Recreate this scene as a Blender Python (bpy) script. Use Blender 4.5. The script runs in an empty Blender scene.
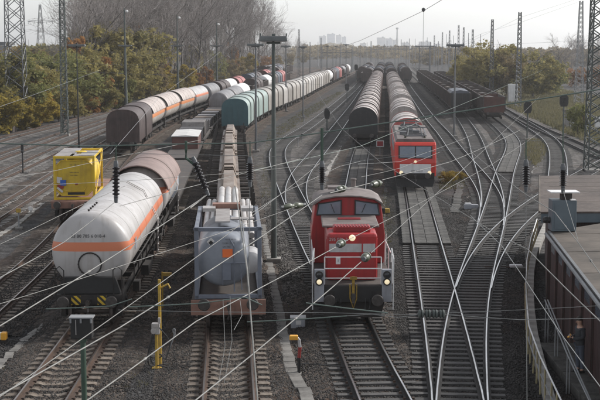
import bpy, bmesh, math, random
import numpy as np
from mathutils import Vector, Matrix
random.seed(7); np.random.seed(7)
R = math.radians
SC = bpy.context.scene
COL = SC.collection
# --- camera, sky, sun, exposure
FPX = 1250.0; CAMH = 10.3; HAZE = 0.00022; PITCH = math.atan(154.0/FPX)
cam = bpy.data.cameras.new('camera'); cam.lens = 36.0*FPX/600.0; cam.sensor_width = 36.0
cam.clip_start = 0.5; cam.clip_end = 20000
camo = bpy.data.objects.new('camera', cam); COL.objects.link(camo)
camo.location = (0, 0, CAMH); camo.rotation_euler = (R(90)-PITCH, 0, 0)
SC.camera = camo
SUN_EL, SUN_AZ = R(34), R(62)          # azimuth measured from the view direction towards the right
w = bpy.data.worlds.new("World"); SC.world = w; w.use_nodes = True
nt = w.node_tree; bgn = nt.nodes['Background']
sky = nt.nodes.new('ShaderNodeTexSky'); sky.sky_type = 'NISHITA'; sky.sun_disc = False
sky.sun_elevation = SUN_EL; sky.sun_rotation = SUN_AZ
sky.air_density = 1.0; sky.dust_density = 1.0; sky.ozone_density = 4.0
hsv = nt.nodes.new('ShaderNodeHueSaturation'); hsv.inputs['Saturation'].default_value = 0.20
nt.links.new(sky.outputs[0], hsv.inputs['Color']); nt.links.new(hsv.outputs[0], bgn.inputs[0])
bgn.inputs[1].default_value = 0.15
sl = bpy.data.lights.new('sun', 'SUN'); sl.energy = 3.0; sl.angle = R(6); sl.color = (1.0, 0.96, 0.91)
so = bpy.data.objects.new('sun', sl); COL.objects.link(so)
sd = Vector((math.sin(SUN_AZ)*math.cos(SUN_EL), math.cos(SUN_AZ)*math.cos(SUN_EL), math.sin(SUN_EL)))
so.rotation_euler = sd.to_track_quat('Z', 'Y').to_euler(); so.location = (60, 40, 80)
SC.view_settings.view_transform = 'Standard'; SC.view_settings.look = 'None'
SC.view_settings.exposure = 0.46; SC.view_settings.gamma = 1.0
try:
    SC.cycles.volume_bounces = 2; SC.cycles.max_bounces = 6; SC.cycles.transparent_max_bounces = 8
    SC.cycles.use_denoising = True
except Exception: pass

# --- survey helpers: a sight line from the camera met with a level or a distance
def ray(px, py):
    dx = (px-300.0)/FPX; dy = (200.0-py)/FPX
    return Vector((dx, math.cos(PITCH)+dy*math.sin(PITCH), -math.sin(PITCH)+dy*math.cos(PITCH)))
def P(px, py, h=0.0):
    d = ray(px, py); t = (h-CAMH)/d.z
    return Vector((d.x*t, d.y*t, h))
def PY(px, py, Y):
    d = ray(px, py); t = Y/d.y
    return Vector((d.x*t, Y, CAMH+d.z*t))

# --- materials
MATS = {}
def mat(name, c1, c2=None, rough=0.7, metal=0.0, scale=(1, 1, 1), bump=0.0, bscale=8.0, detail=4, contrast=(0.35, 0.65), rnd=0.0, spec=None, stripe=None, coords='Object', streak=None):
    m = bpy.data.materials.new(name); m.use_nodes = True; n = m.node_tree.nodes; l = m.node_tree.links
    b = n['Principled BSDF']; b.inputs['Roughness'].default_value = rough; b.inputs['Metallic'].default_value = metal
    if spec is not None: b.inputs['Specular IOR Level'].default_value = spec
    tc = n.new('ShaderNodeTexCoord'); mp = n.new('ShaderNodeMapping'); mp.inputs['Scale'].default_value = scale
    l.new(tc.outputs[coords], mp.inputs[0])
    if c2 is None: c2 = tuple(x*0.75 for x in c1)
    no = n.new('ShaderNodeTexNoise'); no.inputs['Scale'].default_value = 1.0; no.inputs['Detail'].default_value = detail; no.inputs['Roughness'].default_value = 0.65
    l.new(mp.outputs[0], no.inputs['Vector'])
    mr = n.new('ShaderNodeMapRange'); mr.inputs[1].default_value = contrast[0]; mr.inputs[2].default_value = contrast[1]
    l.new(no.outputs[0], mr.inputs[0])
    mx = n.new('ShaderNodeMix'); mx.data_type = 'RGBA'
    mx.inputs[6].default_value = (*c1, 1); mx.inputs[7].default_value = (*c2, 1)
    l.new(mr.outputs[0], mx.inputs[0]); out = mx.outputs[2]
    if streak:                               # (colour, amount): run-off streaks down the faces
        mp2 = n.new('ShaderNodeMapping'); mp2.inputs['Scale'].default_value = (5, 5, 0.35); l.new(tc.outputs['Object'], mp2.inputs[0])
        n2 = n.new('ShaderNodeTexNoise'); n2.inputs['Scale'].default_value = 1.0; n2.inputs['Detail'].default_value = 5; l.new(mp2.outputs[0], n2.inputs['Vector'])
        m2 = n.new('ShaderNodeMapRange'); m2.inputs[1].default_value = 0.5; m2.inputs[2].default_value = 0.75; m2.inputs[4].default_value = streak[1]; l.new(n2.outputs[0], m2.inputs[0])
        x2 = n.new('ShaderNodeMix'); x2.data_type = 'RGBA'; x2.inputs[7].default_value = (*streak[0], 1)
        l.new(m2.outputs[0], x2.inputs[0]); l.new(out, x2.inputs[6]); out = x2.outputs[2]
    if stripe:                               # (z0, z1, colour): a painted band at a height on the thing
        sp = n.new('ShaderNodeSeparateXYZ'); l.new(tc.outputs['Object'], sp.inputs[0])
        a = n.new('ShaderNodeMath'); a.operation = 'GREATER_THAN'; a.inputs[1].default_value = stripe[0]; l.new(sp.outputs[2], a.inputs[0])
        c = n.new('ShaderNodeMath'); c.operation = 'LESS_THAN'; c.inputs[1].default_value = stripe[1]; l.new(sp.outputs[2], c.inputs[0])
        k = n.new('ShaderNodeMath'); k.operation = 'MULTIPLY'; l.new(a.outputs[0], k.inputs[0]); l.new(c.outputs[0], k.inputs[1])
        x3 = n.new('ShaderNodeMix'); x3.data_type = 'RGBA'; x3.inputs[7].default_value = (*stripe[2], 1)
        l.new(k.outputs[0], x3.inputs[0]); l.new(out, x3.inputs[6]); out = x3.outputs[2]
    if rnd:
        oi = n.new('ShaderNodeObjectInfo'); ge = n.new('ShaderNodeNewGeometry')
        ad = n.new('ShaderNodeMath'); ad.operation = 'ADD'; l.new(oi.outputs['Random'], ad.inputs[0]); l.new(ge.outputs['Random Per Island'], ad.inputs[1])
        fr = n.new('ShaderNodeMath'); fr.operation = 'FRACT'; l.new(ad.outputs[0], fr.inputs[0])
        r2 = n.new('ShaderNodeMapRange'); r2.inputs[3].default_value = 1-rnd; r2.inputs[4].default_value = 1+rnd; l.new(fr.outputs[0], r2.inputs[0])
        vs = n.new('ShaderNodeVectorMath'); vs.operation = 'SCALE'; l.new(out, vs.inputs[0]); l.new(r2.outputs[0], vs.inputs['Scale']); out = vs.outputs[0]
    l.new(out, b.inputs['Base Color'])
    rr = n.new('ShaderNodeMapRange'); rr.inputs[3].default_value = max(0.05, rough-0.12); rr.inputs[4].default_value = min(1, rough+0.12)
    l.new(no.outputs[0], rr.inputs[0]); l.new(rr.outputs[0], b.inputs['Roughness'])
    if bump:
        bn = n.new('ShaderNodeTexNoise'); bn.inputs['Scale'].default_value = bscale; bn.inputs['Detail'].default_value = 5; l.new(tc.outputs[coords], bn.inputs['Vector'])
        bu = n.new('ShaderNodeBump'); bu.inputs['Strength'].default_value = bump; bu.inputs['Distance'].default_value = 0.05
        l.new(bn.outputs[0], bu.inputs['Height']); l.new(bu.outputs[0], b.inputs['Normal'])
    MATS[name] = m; return m

def gravel(name, c1, c2, c3, stone=9.0, patch=0.25, green=None, greenth=(0.6, 0.72), bump=0.9, rust=.6):
    """Loose stone: cells of differing grey, broken by dust, rust and weeds in patches."""
    m = bpy.data.materials.new(name); m.use_nodes = True; n = m.node_tree.nodes; l = m.node_tree.links
    b = n['Principled BSDF']; b.inputs['Roughness'].default_value = 0.95; b.inputs['Specular IOR Level'].default_value = 0.15
    tc = n.new('ShaderNodeTexCoord')
    vo = n.new('ShaderNodeTexVoronoi'); vo.inputs['Scale'].default_value = stone; l.new(tc.outputs['Object'], vo.inputs['Vector'])
    sx = n.new('ShaderNodeSeparateColor'); l.new(vo.outputs['Color'], sx.inputs[0])
    no = n.new('ShaderNodeTexNoise'); no.inputs['Scale'].default_value = patch; no.inputs['Detail'].default_value = 7; no.inputs['Roughness'].default_value = 0.65; l.new(tc.outputs['Object'], no.inputs['Vector'])
    mr = n.new('ShaderNodeMapRange'); mr.inputs[1].default_value = 0.38; mr.inputs[2].default_value = 0.62; l.new(no.outputs[0], mr.inputs[0])
    a = n.new('ShaderNodeMix'); a.data_type = 'RGBA'; a.inputs[6].default_value = (*c1, 1); a.inputs[7].default_value = (*c2, 1); l.new(mr.outputs[0], a.inputs[0])
    d = n.new('ShaderNodeMix'); d.data_type = 'RGBA'; d.inputs[7].default_value = (*c3, 1); l.new(a.outputs[2], d.inputs[6])
    pw = n.new('ShaderNodeMath'); pw.operation = 'POWER'; pw.inputs[1].default_value = 2.5; l.new(sx.outputs[0], pw.inputs[0]); l.new(pw.outputs[0], d.inputs[0])
    out = d.outputs[2]
    n3 = n.new('ShaderNodeTexNoise'); n3.inputs['Scale'].default_value = 1.7; n3.inputs['Detail'].default_value = 6; l.new(tc.outputs['Object'], n3.inputs['Vector'])
    r3 = n.new('ShaderNodeMapRange'); r3.inputs[1].default_value = 0.3; r3.inputs[2].default_value = 0.7; r3.inputs[3].default_value = 0.48; r3.inputs[4].default_value = 1.55; l.new(n3.outputs[0], r3.inputs[0])
    vs = n.new('ShaderNodeVectorMath'); vs.operation = 'SCALE'; l.new(out, vs.inputs[0]); l.new(r3.outputs[0], vs.inputs['Scale']); out = vs.outputs[0]
    n5 = n.new('ShaderNodeTexNoise'); n5.inputs['Scale'].default_value = 0.22; n5.inputs['Detail'].default_value = 9; n5.inputs['Roughness'].default_value = 0.72
    mp5 = n.new('ShaderNodeMapping'); mp5.inputs['Location'].default_value = (11, 53, 9); mp5.inputs['Scale'].default_value = (1.6, .7, 1); l.new(tc.outputs['Object'], mp5.inputs[0]); l.new(mp5.outputs[0], n5.inputs['Vector'])
    r5 = n.new('ShaderNodeMapRange'); r5.inputs[1].default_value = .53; r5.inputs[2].default_value = .70; r5.inputs[4].default_value = rust; l.new(n5.outputs[0], r5.inputs[0])
    g5 = n.new('ShaderNodeMix'); g5.data_type = 'RGBA'; g5.inputs[7].default_value = (.085, .050, .033, 1); l.new(out, g5.inputs[6]); l.new(r5.outputs[0], g5.inputs[0]); out = g5.outputs[2]
    if green:
        n4 = n.new('ShaderNodeTexNoise'); n4.inputs['Scale'].default_value = 0.33; n4.inputs['Detail'].default_value = 8; n4.inputs['Roughness'].default_value = 0.7
        mp = n.new('ShaderNodeMapping'); mp.inputs['Location'].default_value = (31, 7, 3); l.new(tc.outputs['Object'], mp.inputs[0]); l.new(mp.outputs[0], n4.inputs['Vector'])
        r4 = n.new('ShaderNodeMapRange'); r4.inputs[1].default_value = greenth[0]; r4.inputs[2].default_value = greenth[1]; r4.inputs[4].default_value = 0.8; l.new(n4.outputs[0], r4.inputs[0])
        g = n.new('ShaderNodeMix'); g.data_type = 'RGBA'; g.inputs[7].default_value = (*green, 1); l.new(out, g.inputs[6]); l.new(r4.outputs[0], g.inputs[0]); out = g.outputs[2]
    l.new(out, b.inputs['Base Color'])
    bu = n.new('ShaderNodeBump'); bu.inputs['Strength'].default_value = bump; bu.inputs['Distance'].default_value = 0.05
    l.new(vo.outputs['Distance'], bu.inputs['Height']); bu.invert = True; l.new(bu.outputs[0], b.inputs['Normal'])
    MATS[name] = m; return m

def emit(name, c, s):
    m = bpy.data.materials.new(name); m.use_nodes = True; n = m.node_tree.nodes
    b = n['Principled BSDF']; b.inputs['Base Color'].default_value = (*c, 1); b.inputs['Emission Color'].default_value = (*c, 1); b.inputs['Emission Strength'].default_value = s
    return m
def chevron(name, c1, c2, scale):
    m = bpy.data.materials.new(name); m.use_nodes = True; n = m.node_tree.nodes; l = m.node_tree.links; b = n['Principled BSDF']
    tc = n.new('ShaderNodeTexCoord'); wv = n.new('ShaderNodeTexWave'); wv.bands_direction = 'DIAGONAL'; wv.inputs['Scale'].default_value = scale
    mr = n.new('ShaderNodeMath'); mr.operation = 'GREATER_THAN'; mr.inputs[1].default_value = 0.5
    mx = n.new('ShaderNodeMix'); mx.data_type = 'RGBA'; mx.inputs[6].default_value = (*c1, 1); mx.inputs[7].default_value = (*c2, 1)
    l.new(tc.outputs['Object'], wv.inputs['Vector']); l.new(wv.outputs[0], mr.inputs[0]); l.new(mr.outputs[0], mx.inputs[0]); l.new(mx.outputs[2], b.inputs['Base Color'])
    return m

M = {}
M['ground'] = gravel('yard gravel', (.029, .029, .030), (.056, .054, .053), (.088, .086, .085), 8, .18, green=(.075, .082, .035), greenth=(.62, .74))
M['bed_brown'] = gravel('rust brown ballast', (.036, .029, .024), (.066, .051, .041), (.12, .104, .092), 9, .35)
M['bed_dark'] = gravel('oil dark ballast', (.014, .0135, .013), (.028, .026, .0245), (.06, .057, .055), 9, .35)
M['bed_grey'] = gravel('grey ballast', (.052, .048, .045), (.090, .083, .077), (.15, .142, .134), 8, .3, green=(.06, .065, .03), greenth=(.57, .72))
M['stone'] = mat('ballast stone', (.052, .047, .043), (.022, .020, .019), .9, scale=(.3, .3, .3), rnd=.55)
M['verge'] = gravel('rough verge', (.052, .056, .030), (.095, .09, .056), (.13, .125, .09), 7, .25, bump=.5)
M['path'] = gravel('pale cinder path', (.17, .165, .16), (.24, .23, .22), (.30, .29, .28), 7, .3, bump=.3)
M['rail_top'] = mat('polished rail head', (.46, .455, .45), (.30, .29, .28), .30, 1.0, (2, .4, 2))
M['rail_dull'] = mat('dull rail head', (.30, .27, .25), (.20, .17, .15), .38, 1.0, (2, .4, 2))
M['rail_side'] = mat('rusty rail web', (.085, .048, .030), (.045, .032, .026), .85, scale=(4, 1.5, 4))
M['sl_conc'] = mat('weathered concrete sleeper', (.195, .165, .135), (.095, .073, .056), .9, scale=(2.2, 3, 3), rnd=.28, bump=.3)
M['sl_wood'] = mat('grey tarred timber sleeper', (.098, .094, .090), (.034, .032, .030), .85, scale=(1.5, 14, 10), rnd=.30, bump=.4, bscale=14)
M['rail_black'] = mat('greasy and shadow dark rail web', (.026, .021, .018), (.014, .013, .012), .8, scale=(4, 1.5, 4))  # grease, with the rail's shadow painted into the near-black as well
M['trough'] = mat('dusty trough concrete', (.215, .205, .188), (.125, .118, .108), .92, scale=(1.6, 1.6, 1.6), bump=.4, rnd=.18)
M['sl_grey'] = mat('grey concrete sleeper', (.27, .26, .25), (.16, .15, .14), .9, scale=(2, 3, 3), rnd=.2)
M['concrete'] = mat('stained concrete', (.34, .325, .30), (.20, .19, .175), .9, scale=(1.1, 1.1, 1.1), bump=.3, rnd=.12)
M['sett'] = mat('dusty crossing slab', (.088, .084, .075), (.036, .034, .031), .92, scale=(2.6, 2.6, 2.6), bump=.5, rnd=.28)
M['white_tank'] = mat('white tank paint', (.47, .45, .44), (.34, .32, .305), .36, scale=(.5, .5, .5), stripe=(2.77, 3.11, (.62, .20, .10)), streak=((.27, .235, .205), .55))
M['white_old'] = mat('grimy tank paint', (.56, .53, .50), (.36, .32, .28), .5, scale=(.6, .6, .6), stripe=(2.45, 2.85, (.62, .24, .10)), streak=((.24, .19, .16), .6))
M['tank_grey'] = mat('grey tank paint', (.20, .195, .20), (.12, .11, .11), .45, scale=(.6, .6, .6), streak=((.10, .08, .07), .5))
M['tank_clean'] = mat('clean white tank paint', (.76, .75, .74), (.62, .60, .58), .4, scale=(.6, .6, .6))
M['shade_brown'] = mat('brown sunshade sheet', (.245, .165, .14), (.17, .115, .10), .55, scale=(.9, .9, .9), streak=((.12, .085, .075), .5))
M['shade_grey'] = mat('faded sunshade sheet', (.50, .435, .40), (.34, .28, .25), .55, scale=(.8, .8, .8), streak=((.22, .18, .155), .6))
M['arch_brown'] = mat('dark brown hood', (.060, .036, .032), (.034, .022, .020), .6, scale=(1, 1, 1), streak=((.11, .08, .07), .5))
M['frame_dark'] = mat('grimy frame darkened for shade', (.016, .015, .0145), (.034, .028, .024), .8, scale=(2, 2, 2), rnd=.1)  # grime, darkened further to paint in the shade under the vehicles
M['wheel'] = mat('wheel steel', (.06, .048, .042), (.11, .09, .08), .6, .4, (4, 4, 4))
M['black'] = mat('black paint', (.012, .012, .013), (.022, .021, .021), .5, scale=(3, 3, 3))
M['buffer'] = mat('greased buffer', (.055, .05, .047), (.10, .09, .085), .45, .6, (6, 6, 6))
M['rust_deck'] = mat('rust red wagon deck', (.30, .165, .125), (.19, .105, .08), .8, scale=(1.2, 1.2, 1.2), bump=.2, streak=((.10, .07, .055), .5))
M['deck_dark'] = mat('dark wagon deck', (.050, .044, .041), (.085, .07, .06), .85, scale=(1, 1, 1), bump=.3)
M['cont_blue'] = mat('grey blue container paint', (.155, .172, .21), (.115, .128, .16), .5, scale=(1.4, 1.4, 1.4), streak=((.14, .13, .125), .35))
M['vessel'] = mat('pale blue grey vessel', (.225, .245, .28), (.165, .18, .21), .42, scale=(.9, .9, .9), streak=((.17, .17, .18), .35))
M['yellow'] = mat('yellow container paint', (.72, .50, .025), (.56, .37, .02), .42, scale=(1.2, 1.2, 1.2), streak=((.30, .20, .05), .4))
M['yellow_dk'] = mat('yellow insulated cladding', (.62, .43, .025), (.48, .32, .02), .5, scale=(1.5, 1.5, 1.5), streak=((.26, .18, .05), .4))
M['grating'] = mat('dusty grey walkway', (.34, .32, .31), (.22, .20, .19), .8, scale=(2, 2, 2))
M['steel_pale'] = mat('galvanised steel', (.50, .485, .47), (.36, .33, .31), .45, .35, (1.5, .4, 1.5))
M['section'] = mat('rust bloomed steel section', (.32, .265, .22), (.19, .135, .10), .55, .2, (1.2, .4, 1.2), rnd=.22)
M['red'] = mat('traffic red loco paint', (.39, .022, .024), (.31, .019, .021), .38, scale=(.8, .8, .8), streak=((.11, .028, .026), .55))
M['red_dk'] = mat('faded red loco paint', (.30, .022, .026), (.24, .02, .024), .45, scale=(.8, .8, .8), streak=((.12, .028, .028), .4))
M['red_bright'] = mat('bright red loco paint', (.56, .040, .026), (.47, .034, .024), .38, scale=(.8, .8, .8), streak=((.24, .04, .03), .25))
M['loco_grey'] = mat('loco grey paint', (.32, .33, .36), (.24, .245, .265), .5, scale=(1.5, 1.5, 1.5), streak=((.16, .15, .145), .4))
M['loco_roof'] = mat('sooty loco roof', (.20, .168, .155), (.115, .095, .088), .7, scale=(1.2, 1.2, 1.2), bump=.1)
M['bar_grey'] = mat('pale grey paint bar', (.47, .46, .46), (.36, .35, .35), .5, scale=(2, 2, 2), streak=((.26, .22, .21), .4))
M['white_paint'] = mat('white paint', (.74, .74, .73), (.60, .59, .58), .5, scale=(2, 2, 2))
M['white_print'] = mat('pale print', (.62, .60, .58), (.55, .53, .52), .6)
M['dark_print'] = mat('dark print', (.05, .05, .055), (.07, .07, .07), .6)
M['red_print'] = mat('red print', (.30, .035, .028), (.2, .025, .024), .6)
M['orange_plate'] = mat('orange plate', (.78, .16, .03), (.68, .13, .03), .5)
M['glass'] = mat('cab glass', (.19, .22, .26), (.13, .155, .19), .08, scale=(.8, .8, .8), spec=.8)
M['glass_dk'] = mat('dark cab glass', (.06, .08, .115), (.04, .055, .08), .08, scale=(.8, .8, .8), spec=.7)
M['lamp_on'] = emit('lit headlamp', (1.0, .84, .55), .40)
M['lamp_warm'] = emit('lit marker lamp', (1.0, .62, .34), 1.6)
M['lamp_off'] = mat('unlit lamp glass', (.03, .03, .035), (.05, .05, .05), .15)
M['yellow_paint'] = mat('worn yellow paint', (.52, .33, .04), (.34, .22, .04), .55, scale=(4, 4, 4), streak=((.20, .14, .06), .5))
M['orange_body'] = mat('orange yellow lamp box', (.72, .36, .03), (.6, .28, .03), .5)
M['lever_yellow'] = mat('grimy yellow lever', (.36, .22, .02), (.16, .10, .02), .6, scale=(6, 6, 6))
M['hose'] = mat('black rubber hose', (.02, .02, .02), (.035, .034, .033), .6)
M['teal'] = mat('teal hood', (.034, .096, .110), (.026, .075, .087), .5, scale=(.7, .7, .7), streak=((.03, .06, .065), .5))
M['hood_green'] = mat('pale green hood', (.30, .375, .345), (.225, .28, .26), .5, scale=(.7, .7, .7), streak=((.20, .23, .21), .6))
M['hood_beige'] = mat('beige hood', (.335, .31, .28), (.235, .21, .185), .5, scale=(.7, .7, .7), streak=((.22, .18, .15), .6), rnd=.2)
M['hood_white'] = mat('off white hood', (.43, .41, .385), (.31, .29, .27), .5, scale=(.7, .7, .7), streak=((.26, .22, .19), .6), rnd=.2)
M['hood_rose'] = mat('dusty rose hood', (.46, .42, .395), (.32, .275, .255), .55, scale=(.6, .6, .6), streak=((.18, .13, .115), .6), rnd=.24)
M['hood_pale'] = mat('pale dusty hood', (.56, .525, .505), (.41, .365, .345), .55, scale=(.6, .6, .6), streak=((.26, .19, .17), .6), rnd=.22)
M['hood_red'] = mat('weathered red hood', (.40, .105, .095), (.29, .085, .078), .55, scale=(.6, .6, .6), streak=((.32, .27, .25), .6))
M['hopper_brown'] = mat('ore brown wagon side', (.060, .044, .038), (.036, .029, .027), .75, scale=(.8, .8, .8), streak=((.10, .06, .045), .5))
M['hopper_red'] = mat('oxide red wagon end', (.11, .045, .034), (.07, .034, .028), .75, scale=(.8, .8, .8), streak=((.045, .032, .028), .5))
M['hopper_blue'] = mat('dull blue grey hood', (.085, .095, .12), (.06, .066, .082), .6, scale=(.8, .8, .8))
M['ore'] = gravel('pale dusty load', (.20, .175, .15), (.28, .25, .22), (.34, .31, .28), 5, .5)
M['oxide_wall'] = mat('dark oxide wagon board', (.13, .058, .048), (.085, .042, .036), .75, scale=(1, 1, 1))
M['tarp'] = mat('white tarpaulin', (.62, .61, .59), (.48, .465, .45), .6, scale=(1, 1, 1), bump=.3, bscale=3)
M['tarp_blue'] = mat('pale blue panel', (.46, .50, .56), (.38, .42, .48), .5)
M['lattice'] = mat('green grey mast paint', (.060, .075, .070), (.085, .095, .088), .7, scale=(1, 1, 1), rnd=.15)
M['mast_grey'] = mat('galvanised mast grey', (.15, .155, .16), (.10, .105, .11), .6, .2, (1, 1, 1))
M['mast_pale'] = mat('pale weathered mast', (.26, .265, .27), (.19, .195, .20), .7, scale=(1, 1, 1))
M['lamp_head'] = mat('lamp housing', (.15, .165, .165), (.10, .11, .11), .55, scale=(2, 2, 2))
M['wire'] = mat('weathered contact wire', (.225, .22, .205), (.14, .14, .13), .6, .15, (3, 3, 3))
M['wire_grey'] = mat('grey carrier wire', (.27, .275, .265), (.20, .205, .20), .6, .2, (3, 3, 3))
M['wire_green'] = mat('verdigris tube', (.16, .20, .175), (.11, .145, .125), .6, .1, (3, 3, 3))
M['porcelain'] = mat('brown black porcelain', (.020, .018, .020), (.035, .030, .030), .28)
M['pot_green'] = mat('olive glazed pot', (.115, .125, .085), (.075, .085, .058), .35)
M['green_post'] = mat('dark green post', (.035, .065, .045), (.05, .085, .06), .55, scale=(2, 2, 1))
M['roof_felt'] = mat('brown roofing felt', (.088, .066, .055), (.055, .042, .036), .92, scale=(.45, .45, .45), bump=.3, bscale=3, streak=((.19, .16, .14), .4))
M['roof_felt2'] = mat('grey brown roofing felt', (.122, .100, .080), (.056, .047, .039), .92, scale=(.5, .5, .5), bump=.3, bscale=3)
M['fascia'] = mat('blue grey fascia', (.105, .135, .155), (.075, .10, .118), .55, scale=(1, 1, 1))
M['door_dk'] = mat('red brown boards darkened for shade', (.050, .020, .018), (.030, .015, .014), .7, scale=(1, 1, .5))  # gate boards darkened too, deep shade put into the colour
M['cab_white'] = mat('white cabinet paint', (.70, .70, .70), (.58, .57, .57), .55, scale=(1, 1, 1), streak=((.40, .38, .36), .35))
M['jacket'] = mat('charcoal jacket cloth', (.028, .030, .035), (.045, .047, .052), .9, scale=(6, 6, 6), bump=.3)
M['trousers'] = mat('grey blue trousers cloth', (.085, .10, .13), (.06, .07, .095), .9, scale=(6, 6, 6), bump=.3)
M['skin'] = mat('skin', (.48, .29, .21), (.42, .25, .18), .55)
M['hair'] = mat('dark hair', (.025, .018, .014), (.04, .03, .022), .6)
M['post_cream'] = mat('worn cream yellow post paint', (.42, .36, .20), (.26, .22, .14), .7, scale=(5, 5, 5))
M['bark'] = mat('grey bark', (.115, .10, .088), (.075, .065, .056), .9, scale=(3, 3, .8), rnd=.2)
M['twig'] = mat('bare grey twigs', (.29, .262, .248), (.21, .186, .174), .95, scale=(1, 1, 1), rnd=.22)

def brick_mat():
    m = bpy.data.materials.new('red brick darkened for shade'); m.use_nodes = True; n = m.node_tree.nodes; l = m.node_tree.links; b = n['Principled BSDF']
    tc = n.new('ShaderNodeTexCoord'); mp = n.new('ShaderNodeMapping'); mp.inputs['Rotation'].default_value = (R(90), 0, R(90)); l.new(tc.outputs['Object'], mp.inputs[0])
    br = n.new('ShaderNodeTexBrick'); br.inputs['Scale'].default_value = 1.0; br.inputs['Brick Width'].default_value = .25; br.inputs['Row Height'].default_value = .075; br.inputs['Mortar Size'].default_value = .008
    br.inputs['Color1'].default_value = (.065, .030, .026, 1); br.inputs['Color2'].default_value = (.042, .022, .019, 1); br.inputs['Mortar'].default_value = (.05, .043, .038, 1)  # brick darkened: the depot wall's deep shade is put into its colour
    l.new(mp.outputs[0], br.inputs['Vector']); l.new(br.outputs[0], b.inputs['Base Color']); b.inputs['Roughness'].default_value = .9
    return m
M['brick'] = brick_mat()

def leafmat(name, c1, c2, c3):
    m = bpy.data.materials.new(name); m.use_nodes = True; n = m.node_tree.nodes; l = m.node_tree.links; b = n['Principled BSDF']
    b.inputs['Roughness'].default_value = .75; b.inputs['Specular IOR Level'].default_value = .2
    tc = n.new('ShaderNodeTexCoord'); no = n.new('ShaderNodeTexNoise'); no.inputs['Scale'].default_value = .45; no.inputs['Detail'].default_value = 3; l.new(tc.outputs['Object'], no.inputs['Vector'])
    ge = n.new('ShaderNodeNewGeometry'); oi = n.new('ShaderNodeObjectInfo')
    a = n.new('ShaderNodeMath'); a.operation = 'MULTIPLY_ADD'; a.inputs[1].default_value = .5; l.new(ge.outputs['Random Per Island'], a.inputs[0]); l.new(no.outputs[0], a.inputs[2])
    r = n.new('ShaderNodeMath'); r.operation = 'MULTIPLY_ADD'; r.inputs[1].default_value = .45; l.new(oi.outputs['Random'], r.inputs[0]); l.new(a.outputs[0], r.inputs[2])
    cr = n.new('ShaderNodeValToRGB'); e = cr.color_ramp.elements; e[0].position = .5; e[0].color = (*c1, 1); e[1].position = 1.1 if False else 1.0; e[1].color = (*c3, 1)
    k = cr.color_ramp.elements.new(.75); k.color = (*c2, 1)
    l.new(r.outputs[0], cr.inputs[0]); l.new(cr.outputs[0], b.inputs['Base Color'])
    tr = n.new('ShaderNodeBsdfTranslucent'); l.new(cr.outputs[0], tr.inputs[0]); ms = n.new('ShaderNodeMixShader'); ms.inputs[0].default_value = .42
    l.new(b.outputs[0], ms.inputs[1]); l.new(tr.outputs[0], ms.inputs[2]); l.new(ms.outputs[0], n['Material Output'].inputs[0])
    return m
M['leaf_yellow'] = leafmat('yellow autumn leaves', (.125, .112, .036), (.26, .205, .048), (.37, .285, .062))
M['leaf_olive'] = leafmat('olive autumn leaves', (.105, .105, .044), (.20, .182, .072), (.30, .255, .095))
M['leaf_green'] = leafmat('dull green leaves', (.080, .098, .038), (.15, .165, .06), (.23, .225, .085))
M['leaf_orange'] = leafmat('rusty orange leaves', (.14, .078, .036), (.24, .12, .045), (.33, .17, .06))
M['leaf_brown'] = leafmat('faded brown leaves', (.11, .088, .045), (.18, .14, .07), (.26, .20, .10))
M['grass'] = leafmat('rough grass blades', (.052, .056, .028), (.096, .094, .050), (.16, .145, .08))

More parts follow.
